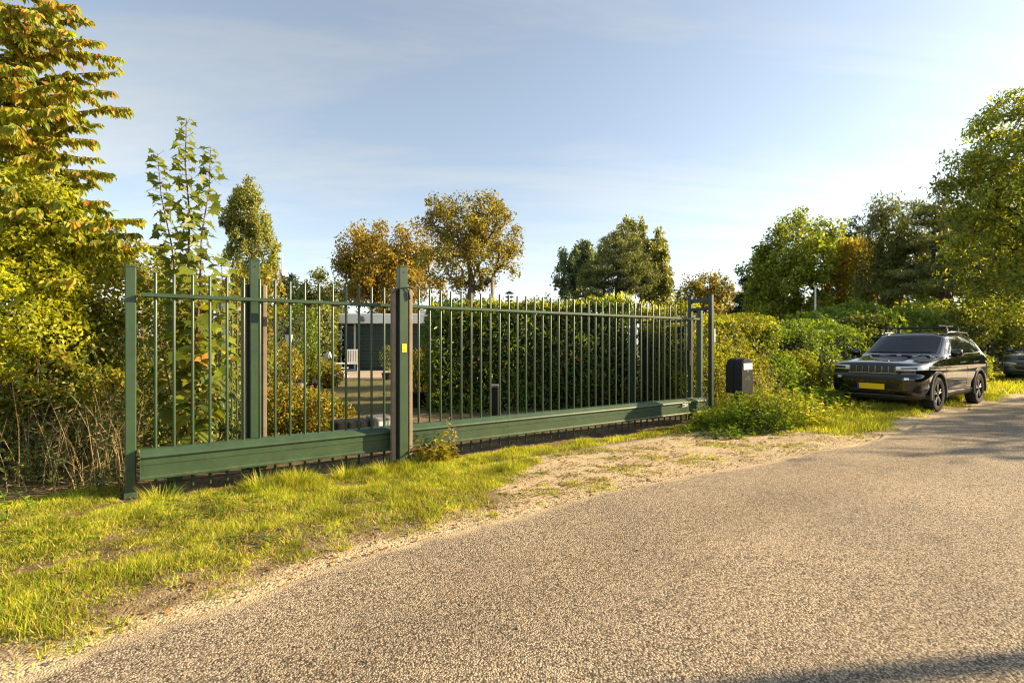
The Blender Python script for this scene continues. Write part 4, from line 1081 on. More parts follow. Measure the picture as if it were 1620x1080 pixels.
# ---- cherry tree overhanging at the left
def cherry():
    rng = np.random.default_rng(77)
    D0 = 6.2
    base = P(-40, 0, D0 + .5); base.z = 0
    t = thing('cherry_tree', 'overhanging tree with long drooping sprays of olive and reddish leaves at left', 'tree', base)
    B = np.array(base)
    trunk = [np.array(P(-40 + dx_, py, D0 + .5)) for dx_, py in ((0, 720), (4, 560), (-6, 420), (6, 280), (0, 140), (10, 0), (6, -130), (10, -260))]
    trunk[0][2] = -.1
    m = MB().tube([Vector(p - B) for p in trunk], [.10, .095, .085, .075, .062, .05, .035, .015], 8)
    tips = [(140, 30, .1), (163, 67, -.2), (191, 92, .0), (185, 114, .35), (179, 145, -.3), (206, 171, .05), (159, 196, .4), (150, 222, -.35), (157, 250, .2), (177, 275, -.1), (130, 300, .4), (226, 346, .1), (220, 369, -.25), (262, 389, .15), (205, 405, .5),
            (120, 8, -.5), (100, -25, .3), (70, -60, 0), (150, -30, .1), (110, 50, -.6), (90, 95, .6), (120, 130, -.6), (110, 170, -.7), (95, 215, .7), (90, 255, -.6), (70, 285, .7), (60, 20, -.9), (40, 60, .8), (50, 110, -.9), (60, 150, .9), (30, 200, -.9), (150, 330, .5), (165, 318, -.4), (120, 350, -.5), (30, 130, -.5), (20, 90, .5), (25, 240, .5), (180, 430, .4), (130, 400, -.2), (215, 425, -.3), (190, 380, -.5), (150, 290, .0), (140, 365, .2), (100, 320, -.8), (170, 350, -.9), (120, 440, -.9), (60, 330, -1.0), (20, 300, -1.0)]
    pos = []; axs = []
    for (tx, ty, dd) in tips:
        tip = np.array(P(tx, ty, D0 + dd * 1.3)) 
        hz_ = rng.uniform(-10, 60)
        y0 = ty + 10 + rng.uniform(-15, 35)
        st_ = np.array(P(-38 + rng.uniform(-6, 6), y0, D0 + .45))
        n = 9
        mid = (st_ + tip) / 2 + np.array((0, 0, .10 + .05 * rng.random()))
        pts = []
        for q in range(n):
            u = q / (n - 1)
            pts.append((1 - u) ** 2 * st_ + 2 * u * (1 - u) * mid + u * u * tip + (rng.normal(0, .012, 3) if 0 < q < n - 1 else 0))
        ln = np.linalg.norm(tip - st_)
        m.tube([Vector(p - B) for p in pts], [max(.003, .018 * (1 - u / (n - 1)) * min(1.2, ln / 1.5)) for u in range(n)], 5, False)
        sprays = [(pts, 0.30)]
        for q in range(int(6 + ln * 5)):
            u = rng.uniform(.25, .92); i = int(u * (n - 1)); a = pts[i]
            d = pts[min(i + 1, n - 1)] - pts[i]; d = d / max(np.linalg.norm(d), 1e-6)
            sd = unit((d + rng.normal(0, .55, 3) * np.array((1, 1.2, .25)))[None])[0]
            L2 = rng.uniform(.18, .5) * (1.15 - u)+.08
            e = a + sd * L2 + np.array((0, 0, -.10 * L2 - .02))
            sub = [a, (a + e) / 2 + np.array((0, 0, .012)), e]
            m.tube([Vector(p - B) for p in sub], [.005, .004, .002], 4, False)
            sprays.append((sub, 0.05))
        for pl_, u0 in sprays:
            pl_ = np.array(pl_); seg = np.linalg.norm(np.diff(pl_, axis=0), axis=1); cs_ = np.r_[0, np.cumsum(seg)]; tot = cs_[-1]
            for x in np.arange(tot * u0, tot + .01, .021):
                i = min(np.searchsorted(cs_, x, 'right') - 1, len(seg) - 1); f = (x - cs_[i]) / max(seg[i], 1e-6)
                p = pl_[i] * (1 - f) + pl_[i + 1] * f; d = (pl_[i + 1] - pl_[i]) / max(seg[i], 1e-6)
                for sgn in (-1, 1):
                    sd = np.cross(d, (0, 0, 1)) * sgn
                    a = d * .55 + sd * .45 + np.array((0, 0, -.85)) + rng.normal(0, .25, 3)
                    pos.append(p + rng.normal(0, .006, 3)); axs.append(a)
    m.build('trunk', 'bark', t, True)
    inner, _ = sample_ells([(np.array(P(cx_, cy_, D0 + .2)), np.array((rx_, .55, rz_))) for cx_, cy_, rx_, rz_ in ((-20, 60, .75, .6), (0, 180, .75, .6), (10, 290, .7, .5), (60, 150, .55, .35), (60, 240, .5, .3), (50, 40, .5, .3), (90, 330, .6, .3), (-30, -60, .7, .6))], 900, rng, 1.6)
    pos = np.concatenate([np.array(pos), inner]); axs = np.concatenate([np.array(axs), rng.normal(0, .5, inner.shape) + np.array((.35, -.1, -.8))]); n = len(pos)
    nr = unit(rng.normal(size=(n, 3)) * .6 + np.array((.6, -.35, .35)))
    L = .098 * rng.uniform(.55, 1.25, n)
    # the leaves that show largest are objects of their own, the rest is one mass
    pick = rng.permutation(n)
    near = [i for i in pick if pos[i][0] > -6.1][:280]
    rest = np.array(sorted(set(range(n)) - set(near)))
    leaves('foliage', 'lf_cherry', t, pos[rest] - B, axs[rest], nr[rest], L[rest], L[rest] * .44, T_LEAF, kind='stuff')
    tones = []
    for q in range(6):
        tv, tf = T_LEAF
        me = np_mesh('leaf', tv * np.array((.44 * .08, .08, .08)), tf)
        nm = ['lf_cherry'][0]
        me.materials.append(MATS[nm]); tones.append(me)
    for q, i in enumerate(near):
        a = Vector(axs[i]).normalized(); s2 = a.cross(Vector(nr[i])).normalized(); n2 = s2.cross(a)
        M = Matrix((s2, a, n2)).transposed().to_4x4()
        o = link(bpy.data.objects.new('leaf', tones[q % 6])); o.parent = t
        o.matrix_local = Matrix.Translation(Vector(pos[i] - B)) @ M @ Matrix.Scale(L[i] / .08, 4)
    return t
cherry()

# ---- thicket left of the gate
shrub('lime_shrub', 'bright yellow-green leafy bush at the left edge below the drooping tree', [PE(30, 360, 5.5, 80, 60), PE(-40, 440, 5.3, 80, 100), PE(80, 450, 5.6, 62, 60), PE(25, 520, 5.3, 75, 50), PE(110, 360, 6.0, 45, 32), PE(60, 300, 5.8, 50, 26), PE(140, 410, 6.0, 30, 26), PE(-10, 580, 5.2, 60, 50)], 24000, .05, 'lf_lime', 81, wr=.55, stems=24, base=(P(20, 0, 5.4).x, 5.4, 0), noise_amp=.42)
shrub('rust_shrub', 'shrub with rusty orange and olive leaves between the bush and the gate', [PE(160, 470, 6.2, 62, 72), PE(185, 560, 6.3, 45, 80), PE(110, 530, 6.1, 60, 70), PE(150, 400, 6.6, 50, 40), PE(215, 430, 6.9, 40, 50), PE(90, 600, 5.4, 60, 46), PE(180, 620, 5.5, 36, 50), PE(20, 640, 5.2, 50, 40)], 15000, .058, 'lf_rust', 82, wr=.5, stems=22, base=(P(150, 0, 6.3).x, 6.3, 0), noise_amp=.2)
shrub('dark_thicket', 'dark tangled undergrowth behind the dry stalks at left, with low mounds added as shade behind the gate', [PE(60, 600, 5.9, 110, 120), PE(165, 640, 5.9, 60, 100), PE(-40, 620, 5.6, 90, 120), PE(60, 720, 5.5, 120, 70), PE(300, 640, 7.6, 90, 90), PE(320, 700, 7.2, 90, 44), PE(240, 690, 6.8, 50, 60), PE(260, 738, 5.9, 60, 26), PE(350, 724, 6.3, 60, 24), PE(450, 712, 6.9, 60, 18), PE(380, 600, 9.5, 70, 80), PE(280, 560, 8.2, 70, 90)], 32000, .06, 'lf_dark', 83, wr=.5, stems=60, base=(P(60, 0, 6.3).x, 6.3, 0), noise_amp=.2)  # low mounds behind the gate are added to darken the strip under the beam
shrub('hazel_shrub', 'leafy green and yellow shrub behind the left gate bars', [PE(330, 520, 8.8, 80, 80), PE(270, 480, 8.8, 60, 70), PE(380, 560, 9.8, 50, 70), PE(410, 470, 11, 40, 50)], 7000, .085, 'lf_berry', 84, wr=.6, stems=24, base=(P(330, 0, 8.8).x, 8.8, 0), noise_amp=.2)

# dry stalks
def stalks():
    rng = np.random.default_rng(91)
    m = MB(); pos = []; ax = []; L = []
    for i in range(170):
        px = 212 - 270 * rng.random() ** 1.5; D = rng.uniform(4.6, 5.8)
        b = P(px, 0, D); s, t = ST(b.x, b.y)
        if t > .25: continue
        h = rng.uniform(.3, 1.1) * (1.5 if rng.random() < .08 else 1) 
        b.z = 0
        lean = Vector((rng.normal(0, .2), rng.normal(-.06, .16), 0)) * h
        p1 = b + lean * .35 + Vector((0, 0, h * .55)); p2 = b + lean + Vector((rng.normal(0, .05), 0, h * (1 - .3 * min(1, lean.length / h))))
        r = rng.uniform(.0018, .0034)
        m.tube([b, b + lean * .12 + Vector((0, 0, h * .28)), p1, p2], [r, r, r * .8, r * .4], 4, False)
        for q in range(11):
            u = rng.uniform(.05, 1); p = b.lerp(p1, u) if u < .6 else p1.lerp(p2, (u - .6) / .4)
            pos.append(p); ax.append((rng.normal(), rng.normal(), rng.normal(0, .6) - .2)); L.append(rng.uniform(.06, .24))
    o = m.build('dry_stalks', 'straw', None)
    tag(o, 'mass of dry tan stalks leaning at the foot of the thicket', 'dry stalks', kind='stuff')
    pos = np.array(pos); n = len(pos)
    o2 = leaves('reed_leaves', 'lf_reed', None, pos, np.array(ax), rng.normal(size=(n, 3)), np.array(L), .012, T_BLADE)
    tag(o2, 'withered narrow leaves hanging on the dry stalks', 'dry leaves', kind='stuff')
stalks()

# ---- maple sapling behind the gate
def maple():
    rng = np.random.default_rng(95)
    D0 = 6.1
    base = P(300, 0, D0); base.z = 0
    t = thing('maple_sapling', 'young multi-stemmed maple with large lobed leaves behind the left gate bars', 'tree', base)
    lob = [(0, 0), (.16, .02), (.42, -.08), (.34, .16), (.60, .34), (.33, .40), (.26, .56), (.15, .55), (0, 1.0)]
    out = lob + [(-x, y) for (x, y) in reversed(lob[1:-1])]
    v = [(0, .32, 0)] + [(x * 1.0, y, .10 * abs(x) - .10 * y * y) for (x, y) in out]
    f = [(0, i, i % len(out) + 1) for i in range(1, len(out) + 1)]
    lme = np_mesh('leaf', np.array(v), np.array(f)); lme.materials.append(MATS['lf_maple'])
    m = MB(); spots = []
    def stem(pts, r, u0=.0, dens=.085, lmax=.20):
        p = [P(*q) for q in pts]
        m.tube([q - base for q in p], [r * (1 - .8 * i / (len(p) - 1)) for i in range(len(p))], 6, False)
        tot = sum((p[i + 1] - p[i]).length for i in range(len(p) - 1)); x = tot * u0; k = 0
        while x < tot:
            acc = x
            for i in range(len(p) - 1):
                sl = (p[i + 1] - p[i]).length
                if acc <= sl: break
                acc -= sl
            q = p[i].lerp(p[i + 1], acc / sl); an0 = (k % 2) * math.pi / 2 + rng.uniform(-.4, .4)
            frac = x / tot
            for sg in (0, math.pi):
                an = an0 + sg
                pet = Vector((math.cos(an), math.sin(an), .45 + rng.normal(0, .3))) * rng.uniform(.04, .17) * (1.25 - .7 * frac)
                spots.append((q, q + pet, Vector((math.cos(an), math.sin(an), -.65 + rng.uniform(-.6, .5))), lmax * (1.1 - .55 * frac) * rng.uniform(.55, 1.2)))
            x += dens * (1.15 - .35 * frac) * rng.uniform(.8, 1.2); k += 1
    stem([(302, 735, D0), (307, 560, D0), (297, 440, D0), (300, 340, D0 - .05), (293, 260, D0), (295, 188, D0)], .020, .08, .046)
    stem([(300, 640, D0), (283, 500, D0 + .1), (272, 390, D0 + .1), (255, 310, D0 + .1), (249, 242, D0 + .1)], .014, .1, .046)
    stem([(303, 620, D0), (315, 480, D0 - .15), (319, 370, D0 - .15), (331, 300, D0 - .1), (333, 232, D0 - .1)], .014, .1, .046)
    stem([(302, 700, D0), (270, 620, D0 + .25), (250, 520, D0 + .3), (238, 440, D0 + .3)], .010, .1, .05)
    stem([(302, 690, D0), (335, 600, D0 + .3), (352, 500, D0 + .4), (350, 400, D0 + .4)], .010, .1, .05)
    stem([(302, 710, D0), (325, 660, D0 - .2), (350, 620, D0 - .1), (372, 560, D0)], .009, .1, .05)
    rng2 = np.random.default_rng(3)
    order = sorted(range(len(spots)), key=lambda q: -spots[q][0].z + rng2.normal(0, .35))
    extra = [spots[q] for q in order[296:]]; spots = [spots[q] for q in order[:296]]
    if extra:
        EP = np.array([tuple(e[1] - base) for e in extra]); EA = np.array([tuple(e[2]) for e in extra]); EL = np.array([e[3] for e in extra]); ne = len(extra)
        leaves('foliage', 'lf_maple', t, EP, EA, np.c_[rng.normal(.15, .35, ne), rng.normal(-.2, .35, ne), np.ones(ne)], EL, EL, (np.array(v), np.array(f)), kind='stuff')
        for e in extra: m.tube([e[0] - base, e[1] - base], [.0022, .0018], 3, False)
    for (a, b, d, L) in spots:
        m.tube([a - base, b - base], [.0022, .0018], 3, False)
        d = d.normalized(); nr = Vector((rng.normal(0, .55) + .35, rng.normal(0, .55) - .3, .9)).normalized()
        s2 = d.cross(nr).normalized(); n2 = s2.cross(d)
        M = Matrix((s2, d, n2)).transposed().to_4x4()
        o = link(bpy.data.objects.new('leaf', lme)); o.parent = t
        o.matrix_local = Matrix.Translation(b - base) @ M @ Matrix.Scale(L, 4)
    m.build('stem', 'twig_red', t)
maple()

# ================================================================== WEEDS AND GRASS
def weed(name, label, s, t, n, h, seed, mat='lf_weed', L=.06, spread=.3, cat='weed', upright=1.0, wr=.35, flower=None, leaf_n=16, group=None):
    rng = np.random.default_rng(seed)
    b0 = W(s, t); 
    r = thing(name, label, cat, b0, 0, group)
    m = MB(); pos = []; ax = []; Ls = []; fp = []; fa = []
    for i in range(n):
        a = rng.uniform(0, 2 * math.pi); q = math.sqrt(rng.random()) * spread
        b = Vector((q * math.cos(a) * 1.2, q * math.sin(a), 0)); b.z = float(hz(b0.x + b.x, b0.y + b.y)) - .02
        hh = h * rng.uniform(.45, 1.1); ln = Vector((rng.normal(0, .18), rng.normal(0, .18), 0)) * hh / upright
        p1 = b + ln * .4 + Vector((0, 0, hh * .55)); p2 = b + ln + Vector((0, 0, hh))
        m.tube([b, p1, p2], [.004, .003, .0015], 4, False)
        for k in range(leaf_n):
            u = rng.uniform(.08, 1); p = b.lerp(p1, u / .55) if u < .55 else p1.lerp(p2, (u - .55) / .45)
            if flower and u > .5:
                fp.append(p + Vector(rng.normal(0, .014, 3))); fa.append(rng.normal(size=3) + np.array((0, 0, .6)))
                continue
            an = rng.uniform(0, 6.28)
            pos.append(p); ax.append((math.cos(an), math.sin(an), rng.uniform(-.3, .7))); Ls.append(L * rng.uniform(.6, 1.4) * (1.2 - .5 * u))
    m.build('stem', 'straw' if flower else mat, r)['kind'] = 'stuff'
    pos = np.array(pos); k = len(pos)
    nr = rng.normal(size=(k, 3)) * .5 + np.array((0, 0, 1.))
    leaves('foliage', mat, r, pos, np.array(ax), nr, np.array(Ls), np.array(Ls) * wr, T_LEAF)
    if flower and fp:
        fp = np.array([tuple(p) for p in fp]); k = len(fp)
        leaves('flower_head', flower, r, fp, np.array(fa), rng.normal(size=(k, 3)), .03, .014, T_DIAMOND, kind='stuff')
    return r
WG = 'weed clumps by the mailbox'
weed('weed_clump', 'lush green weed clump at the foot of the mailbox', 8.05, 1.0, 95, .62, 401, spread=.46, L=.075, leaf_n=24, group=WG)
weed('weed_clump', 'green weed clump against the closing portal', 7.7, .6, 70, .50, 402, spread=.40, L=.07, leaf_n=20, group=WG)
weed('weed_clump', 'yellow-green weed clump right of the mailbox', 8.9, 1.1, 95, .62, 403, 'lf_grass', spread=.5, L=.08, leaf_n=22, group=WG)
weed('weed_clump', 'low weeds spilling onto the driveway edge', 7.2, .85, 46, .20, 404, spread=.45, L=.06, leaf_n=16, group=WG)
weed('weed_clump', 'dense weeds below the hedge right of the mailbox', 9.5, .55, 80, .62, 405, spread=.6, L=.08, leaf_n=20, group=WG)
weed('weed_clump', 'straggling weeds at the verge halfway to the black car', 10.4, .9, 60, .40, 406, 'lf_grass', spread=.6, L=.08, leaf_n=18, group=WG)
weed('weed_clump', 'tall grassy weeds beside the front wheel of the black car', 11.6, .1, 80, .5, 407, spread=.6, L=.14, wr=.12, leaf_n=18, group=WG)
for i, (s, t, lab) in enumerate(((8.75, .45, 'pale dried flower spikes just right of the mailbox'), (9.3, .2, 'tall pale dried flower spikes before the hedge'), (9.9, .1, 'dried flower spikes nearer the black car'))):
    weed('dried_flowers', lab, s, t, 20, 1.05 - .08 * i, 410 + i, 'lf_olive', L=.06, spread=.3, cat='dried flowers', upright=1.6, flower='lf_flower', leaf_n=44, group='dried flower spikes')
weed('bramble_sprig', 'yellow-leaved bramble sprig growing at the foot of the sticker post', 2.72, .22, 24, .34, 415, 'lf_berry', L=.075, spread=.17, wr=.6, leaf_n=14)
weed('dried_flowers', 'pale seedy flower stalk rising before the gate beam by the sticker post', 3.0, .16, 5, .58, 416, 'lf_olive', L=.05, spread=.05, cat='dried flowers', upright=2, flower='lf_flower', leaf_n=60)
weed('weed_clump', 'green nettles at the foot of the dry stalks', -1.1, .0, 26, .34, 417, spread=.4, L=.06, leaf_n=16)

def patch_ok(s, t, x, y):
    e = te(s); d = e - t
    left = (s < 4.2)
    n1 = fbm(x * 1.6, y * 1.6, 61, 4); n2 = fbm(x * 5.0, y * 5.0, 62, 3)
    dens = np.zeros_like(s)
    lim = np.where(s < 2.2, 9, np.interp(s, [2.2, 2.9, 4.0, 5.0, 7.6, 8.6], [2.1, 1.35, .66, .52, .48, .9]))
    fadeR = smooth(.12, -.12, t - lim + (n2 - .5) * .5)
    L = smooth(.08, .75, d + (n1 - .5) * .9 + (n2 - .5) * .8) * fadeR
    n4 = fbm(x * 2.6 + 5, y * 2.6 + 2, 67, 3)
    L = L * smooth(.34, .50, n1 * .35 + n2 * .35 + n4 * .3 + .09 + .18 * smooth(1.7, .5, t))
    bare = .62 * np.exp(-(((s + .3) / .45) ** 2 + ((t - 1.3) / .3) ** 2)) + .62 * np.exp(-(((s - .75) / .45) ** 2 + ((t - 1.62) / .2) ** 2))
    n3 = fbm(x * 11.0, y * 11.0, 66, 2)
    L = L * (1 - .93 * smooth(.25, .75, bare + (n2 - .5) * 1.1 + (n3 - .5) * .7))
    L = L * np.where(s < -.15, smooth(-.7, -.3, t), smooth(.0, .10, t))
    gap = np.where((s > 2.9) & (s < 7.5) & (t > .52) & (t < .62), 0.2, 1.0)
    L = L * gap
    Rr = smooth(8.0, 8.8, s) * smooth(.12, .6, d + (n1 - .5) * .9) * smooth(.36, .48, n1 * .5 + n2 * .5 + .08 + .2 * smooth(1.3, .4, t))
    dens = np.where(s > 8.0, np.maximum(Rr, L * .6), L)
    return np.clip(dens, 0, 1)
def grass(name, label, smin, smax, tmin, tmax, count, hmin, hmax, wd, seed, tmpl, mat='lf_grass', boost=None):
    rng = np.random.default_rng(seed)
    s = rng.uniform(smin, smax, count); t = rng.uniform(tmin, tmax, count)
    x = GX + UX * s + NX * t; y = GY + UY * s + NY * t
    d = patch_ok(s, t, x, y)
    k = rng.random(count) < d
    s, t, x, y, d = s[k], t[k], x[k], y[k], d[k]
    n = len(s)
    z = hz(x, y) - .004
    cl = fbm(x * 3.2, y * 3.2, seed + 3, 3)
    h = rng.uniform(hmin, hmax, n) * (0.15 + 1.7 * cl ** 1.3) * (0.45 + .55 * d)
    if boost is not None: h = h * boost(s, t)
    ax = np.c_[rng.normal(0, .45, n), rng.normal(0, .45, n), np.ones(n)]
    nr = np.c_[rng.normal(size=n), rng.normal(size=n), rng.normal(0, .25, n)]
    o = leaves(name, mat, None, np.c_[x, y, z], ax, nr, h, wd * rng.uniform(.6, 1.4, n), tmpl)
    return tag(o, label, 'grass', kind='stuff')
bst = lambda s, t: 1 + .7 * smooth(.5, .2, t) * smooth(.6, 1.2, s) * (1 - smooth(2.6, 3.2, s)) + 1.0 * np.exp(-(((s - 1.2) / .5) ** 2 + ((t - .2) / .15) ** 2))
grass('verge_grass', 'sunlit yellow-green grass verge in front of the left half of the gate', -3.2, 4.4, -.7, 2.7, 380000, .018, .068, .0046, 501, T_BLADE, boost=bst)
grass('verge_grass', 'thin grass strip along the foot of the gate beam', 3.2, 8.8, -.15, 1.0, 40000, .03, .085, .005, 502, T_BLADE)
grass('verge_grass', 'grass verge beneath and around the black parked car', 7.8, 19, -1.0, 2.3, 95000, .06, .19, .009, 503, T_BLADE, boost=lambda s, t: 1 + .8 * smooth(.9, .1, t))
grass('verge_grass', 'grass verge leading to the grey car at the right edge', 19, 42, -1.2, 2.2, 50000, .09, .25, .018, 504, T_BLADE)
def tuft(label, s, t, n, h, seed):
    rng = np.random.default_rng(seed)
    b = W(s, t); b.z = float(hz(b.x, b.y)) - .005
    an = rng.uniform(0, 6.28, n); rr = rng.random(n) ** .5 * .15
    pos = np.c_[rr * np.cos(an), rr * np.sin(an), np.zeros(n)]
    ax = np.c_[np.cos(an) * rng.uniform(-.2, .9, n), np.sin(an) * rng.uniform(-.2, .9, n), np.ones(n)]
    nr = np.c_[-np.cos(an), -np.sin(an), .6 * np.ones(n)]
    v, f = cloud(pos, ax, nr, h * rng.uniform(.5, 1.2, n), .006, (T_BLADE[0] * np.array((1, 1, -1.3)), T_BLADE[1]))
    o = ob('grass_tuft', np_mesh('grass_tuft', v, f), 'lf_grass', None); o.location = b
    tag(o, label, 'grass', 'long grass tufts under the gate beam')
for i, (s, t, lab) in enumerate(((.95, .26, 'long arching grass tuft under the beam near the left guide post'), (1.25, .30, 'large arching grass tuft under the gate beam in the sun'), (1.75, .2, 'grass tuft under the beam left of the sticker post'), (2.15, .32, 'long grass tuft at the left foot of the sticker post'), (2.45, .36, 'grass tuft right before the sticker post'), (.15, .12, 'sprawling grass tuft at the tail post'))):
    tuft(lab, s, t, 240, .155, 520 + i)
# litter, pebbles, tiny plants on the driveway
rng = np.random.default_rng(601)
n = 5200
s = rng.uniform(-2, 9.5, n); t = rng.uniform(.2, 2.5, n); e = te(s)
k = (t < e + .05) & (rng.random(n) < .25 + .75 * (fbm(s * 2, t * 2, 71, 3) > .5))
s, t = s[k], t[k]; n = len(s); x = GX + UX * s + NX * t; y = GY + UY * s + NY * t
o = leaves('fallen_leaves', 'lf_litter', None, np.c_[x, y, np.maximum(hz(x, y), 0.0) + .008], np.c_[rng.normal(size=n), rng.normal(size=n), rng.normal(0, .15, n)], np.c_[rng.normal(0, .3, n), rng.normal(0, .3, n), np.ones(n)], rng.uniform(.015, .06, n), rng.uniform(.010, .028, n), T_DIAMOND)
tag(o, 'scattered dry brown leaf scraps on the sandy driveway and verge', 'leaf litter', kind='stuff')
octa = (np.array([(-.5, 0, 0), (.5, 0, 0), (0, .5, 0), (0, -.5, 0), (0.05, 0, .38), (0, 0, -.3)], float), np.array([(0, 3, 4), (3, 1, 4), (1, 2, 4), (2, 0, 4)]))
n = 5000
s = rng.uniform(-3, 14, n); e = te(s); t = e - np.abs(rng.normal(0, .22, n)) + .06
k = (s < 9.5) | (rng.random(n) < .5); s, t = s[k], t[k]
n2 = 2600
s = np.r_[s, rng.uniform(2.6, 9, n2)]; t = np.r_[t, rng.uniform(.5, 2.3, n2)]
n = len(s); x = GX + UX * s + NX * t; y = GY + UY * s + NY * t
zz_ = np.where(t > te(s) - .02, .022, np.maximum(hz(x, y), 0) + .002)
nt = NT('pebble'); g = nt.n('ShaderNodeNewGeometry'); p = nt.n('ShaderNodeBsdfPrincipled'); p.inputs['Roughness'].default_value = .85
nt.l(ramp(nt, g.outputs['Random Per Island'], [(0, (.09, .075, .06)), (.5, (.26, .21, .15)), (1, (.46, .40, .31))]), p.inputs['Base Color']); nt.l(p.outputs[0], nt.out.inputs[0]); MATS['pebble'] = nt.m
o = leaves('pebbles', 'pebble', None, np.c_[x, y, zz_], np.c_[rng.normal(size=n), rng.normal(size=n), np.zeros(n)], np.c_[np.zeros(n), np.zeros(n), np.ones(n)], rng.uniform(.006, .02, n), rng.uniform(.006, .017, n), octa)
tag(o, 'loose small stones along the road edge and driveway', 'pebbles', kind='stuff')
# dwarf weeds growing through the driveway gravel
n = 60000
s = rng.uniform(2.4, 8.6, n); t = rng.uniform(.55, 2.2, n)
x = GX + UX * s + NX * t; y = GY + UY * s + NY * t
d = smooth(.50, .64, fbm(x * 3.4, y * 6.5, 81, 4)) * smooth(.05, .5, te(s) - t)
k = rng.random(n) < d * .8; x, y = x[k], y[k]; n = len(x)
o = leaves('driveway_moss', 'lf_rust', None, np.c_[x, y, hz(x, y) + .001], np.c_[rng.normal(size=n), rng.normal(size=n), rng.uniform(.2, 1.2, n)], np.c_[rng.normal(size=n), rng.normal(size=n), rng.normal(size=n)], rng.uniform(.012, .035, n), .007, T_TRI)
tag(o, 'patches of brownish moss and dwarf weeds in the driveway gravel', 'moss', kind='stuff')

# thatch of dead blades and small broad leaves in the verge
rng = np.random.default_rng(777)
n = 60000
s = rng.uniform(-3.2, 4.6, n); t = rng.uniform(-.1, 2.6, n); x = GX + UX * s + NX * t; y = GY + UY * s + NY * t
d = np.clip(patch_ok(s, t, x, y) * .55 + .35 * (fbm(x * 2.1, y * 2.1, 91, 3) > .5) * smooth(.15, .5, te(s) - t), 0, 1)
d = d * np.where(s > 2.8, smooth(.9, .5, t), 1)
k = rng.random(n) < d * .55; s, t, x, y = s[k], t[k], x[k], y[k]; n = len(s)
o = leaves('dead_thatch', 'lf_thatch', None, np.c_[x, y, hz(x, y) + rng.uniform(.002, .03, n)], np.c_[rng.normal(size=n), rng.normal(size=n), rng.normal(.1, .25, n)], np.c_[rng.normal(0, .5, n), rng.normal(0, .5, n), np.ones(n)], rng.uniform(.025, .08, n), .0035, T_TRI)
tag(o, 'dead straw-coloured blades lying through the verge grass', 'dry grass', kind='stuff')
n = 9000
s = rng.uniform(-3.2, 4.2, n); t = rng.uniform(.05, 2.4, n); x = GX + UX * s + NX * t; y = GY + UY * s + NY * t
d = smooth(.52, .68, fbm(x * 1.7 + 3, y * 1.7, 95, 3)) * smooth(.2, .6, te(s) - t) * np.where(s > 2.6, smooth(1.0, .5, t), 1)
k = rng.random(n) < d; x, y = x[k], y[k]; n = len(x)
an = rng.uniform(0, 6.28, n)
o = leaves('verge_weeds', 'lf_weed', None, np.c_[x, y, hz(x, y) + rng.uniform(.005, .035, n)], np.c_[np.cos(an), np.sin(an), rng.uniform(-.1, .5, n)], np.c_[rng.normal(0, .3, n), rng.normal(0, .3, n), np.ones(n)], rng.uniform(.02, .06, n), rng.uniform(.014, .03, n), T_LEAF)
tag(o, 'small broad-leaved weeds mixed into the verge grass', 'weeds', kind='stuff')
n = 420
s = rng.uniform(-1, 16, n); t = te(s) + np.abs(rng.normal(0, 1.3, n)); x = GX + UX * s + NX * t; y = GY + UY * s + NY * t
k = (y > .8) & (t < te(s) + 5.5); x, y, s, t = x[k], y[k], s[k], t[k]; n = len(x)
o = leaves('road_leaves', 'lf_litter', None, np.c_[x, y, .055 + 0 * x], np.c_[rng.normal(size=n), rng.normal(size=n), rng.normal(0, .1, n)], np.c_[rng.normal(0, .2, n), rng.normal(0, .2, n), np.ones(n)], rng.uniform(.012, .035, n), rng.uniform(.008, .018, n), T_DIAMOND)
tag(o, 'a few brown leaf scraps blown on to the asphalt', 'leaf litter', kind='stuff')

# single sparse tufts on the worn soil between the verge grass and the road
rng = np.random.default_rng(888)
cs_ = rng.uniform(-3, 9.0, 620); cd_ = np.abs(rng.normal(.28, .28, 620)) + .04; ct_ = te(cs_) - cd_
cx_ = GX + UX * cs_ + NX * ct_; cy_ = GY + UY * cs_ + NY * ct_
keep = (fbm(cx_ * 2.2, cy_ * 2.2, 97, 3) > .44) & ((cs_ < 3.2) | (rng.random(620) < .3))
cx_, cy_ = cx_[keep], cy_[keep]; nc = len(cx_); per = 34
ii = np.repeat(np.arange(nc), per); n = len(ii); sp = rng.uniform(.015, .06, nc)[ii]
x = cx_[ii] + rng.normal(0, 1, n) * sp; y = cy_[ii] + rng.normal(0, 1, n) * sp
ax = np.c_[(x - cx_[ii]) / sp * .45 + rng.normal(0, .3, n), (y - cy_[ii]) / sp * .45 + rng.normal(0, .3, n), np.ones(n)]
o = leaves('sparse_grass', 'lf_grass', None, np.c_[x, y, np.maximum(hz(x, y), -.01) - .003], ax, rng.normal(size=(n, 3)) * np.array((1, 1, .3)), rng.uniform(.015, .05, n) * rng.uniform(.7, 1.5, nc)[ii], .0048, T_BLADE)
tag(o, 'sparse little grass tufts on the worn soil beside the asphalt', 'grass', kind='stuff')

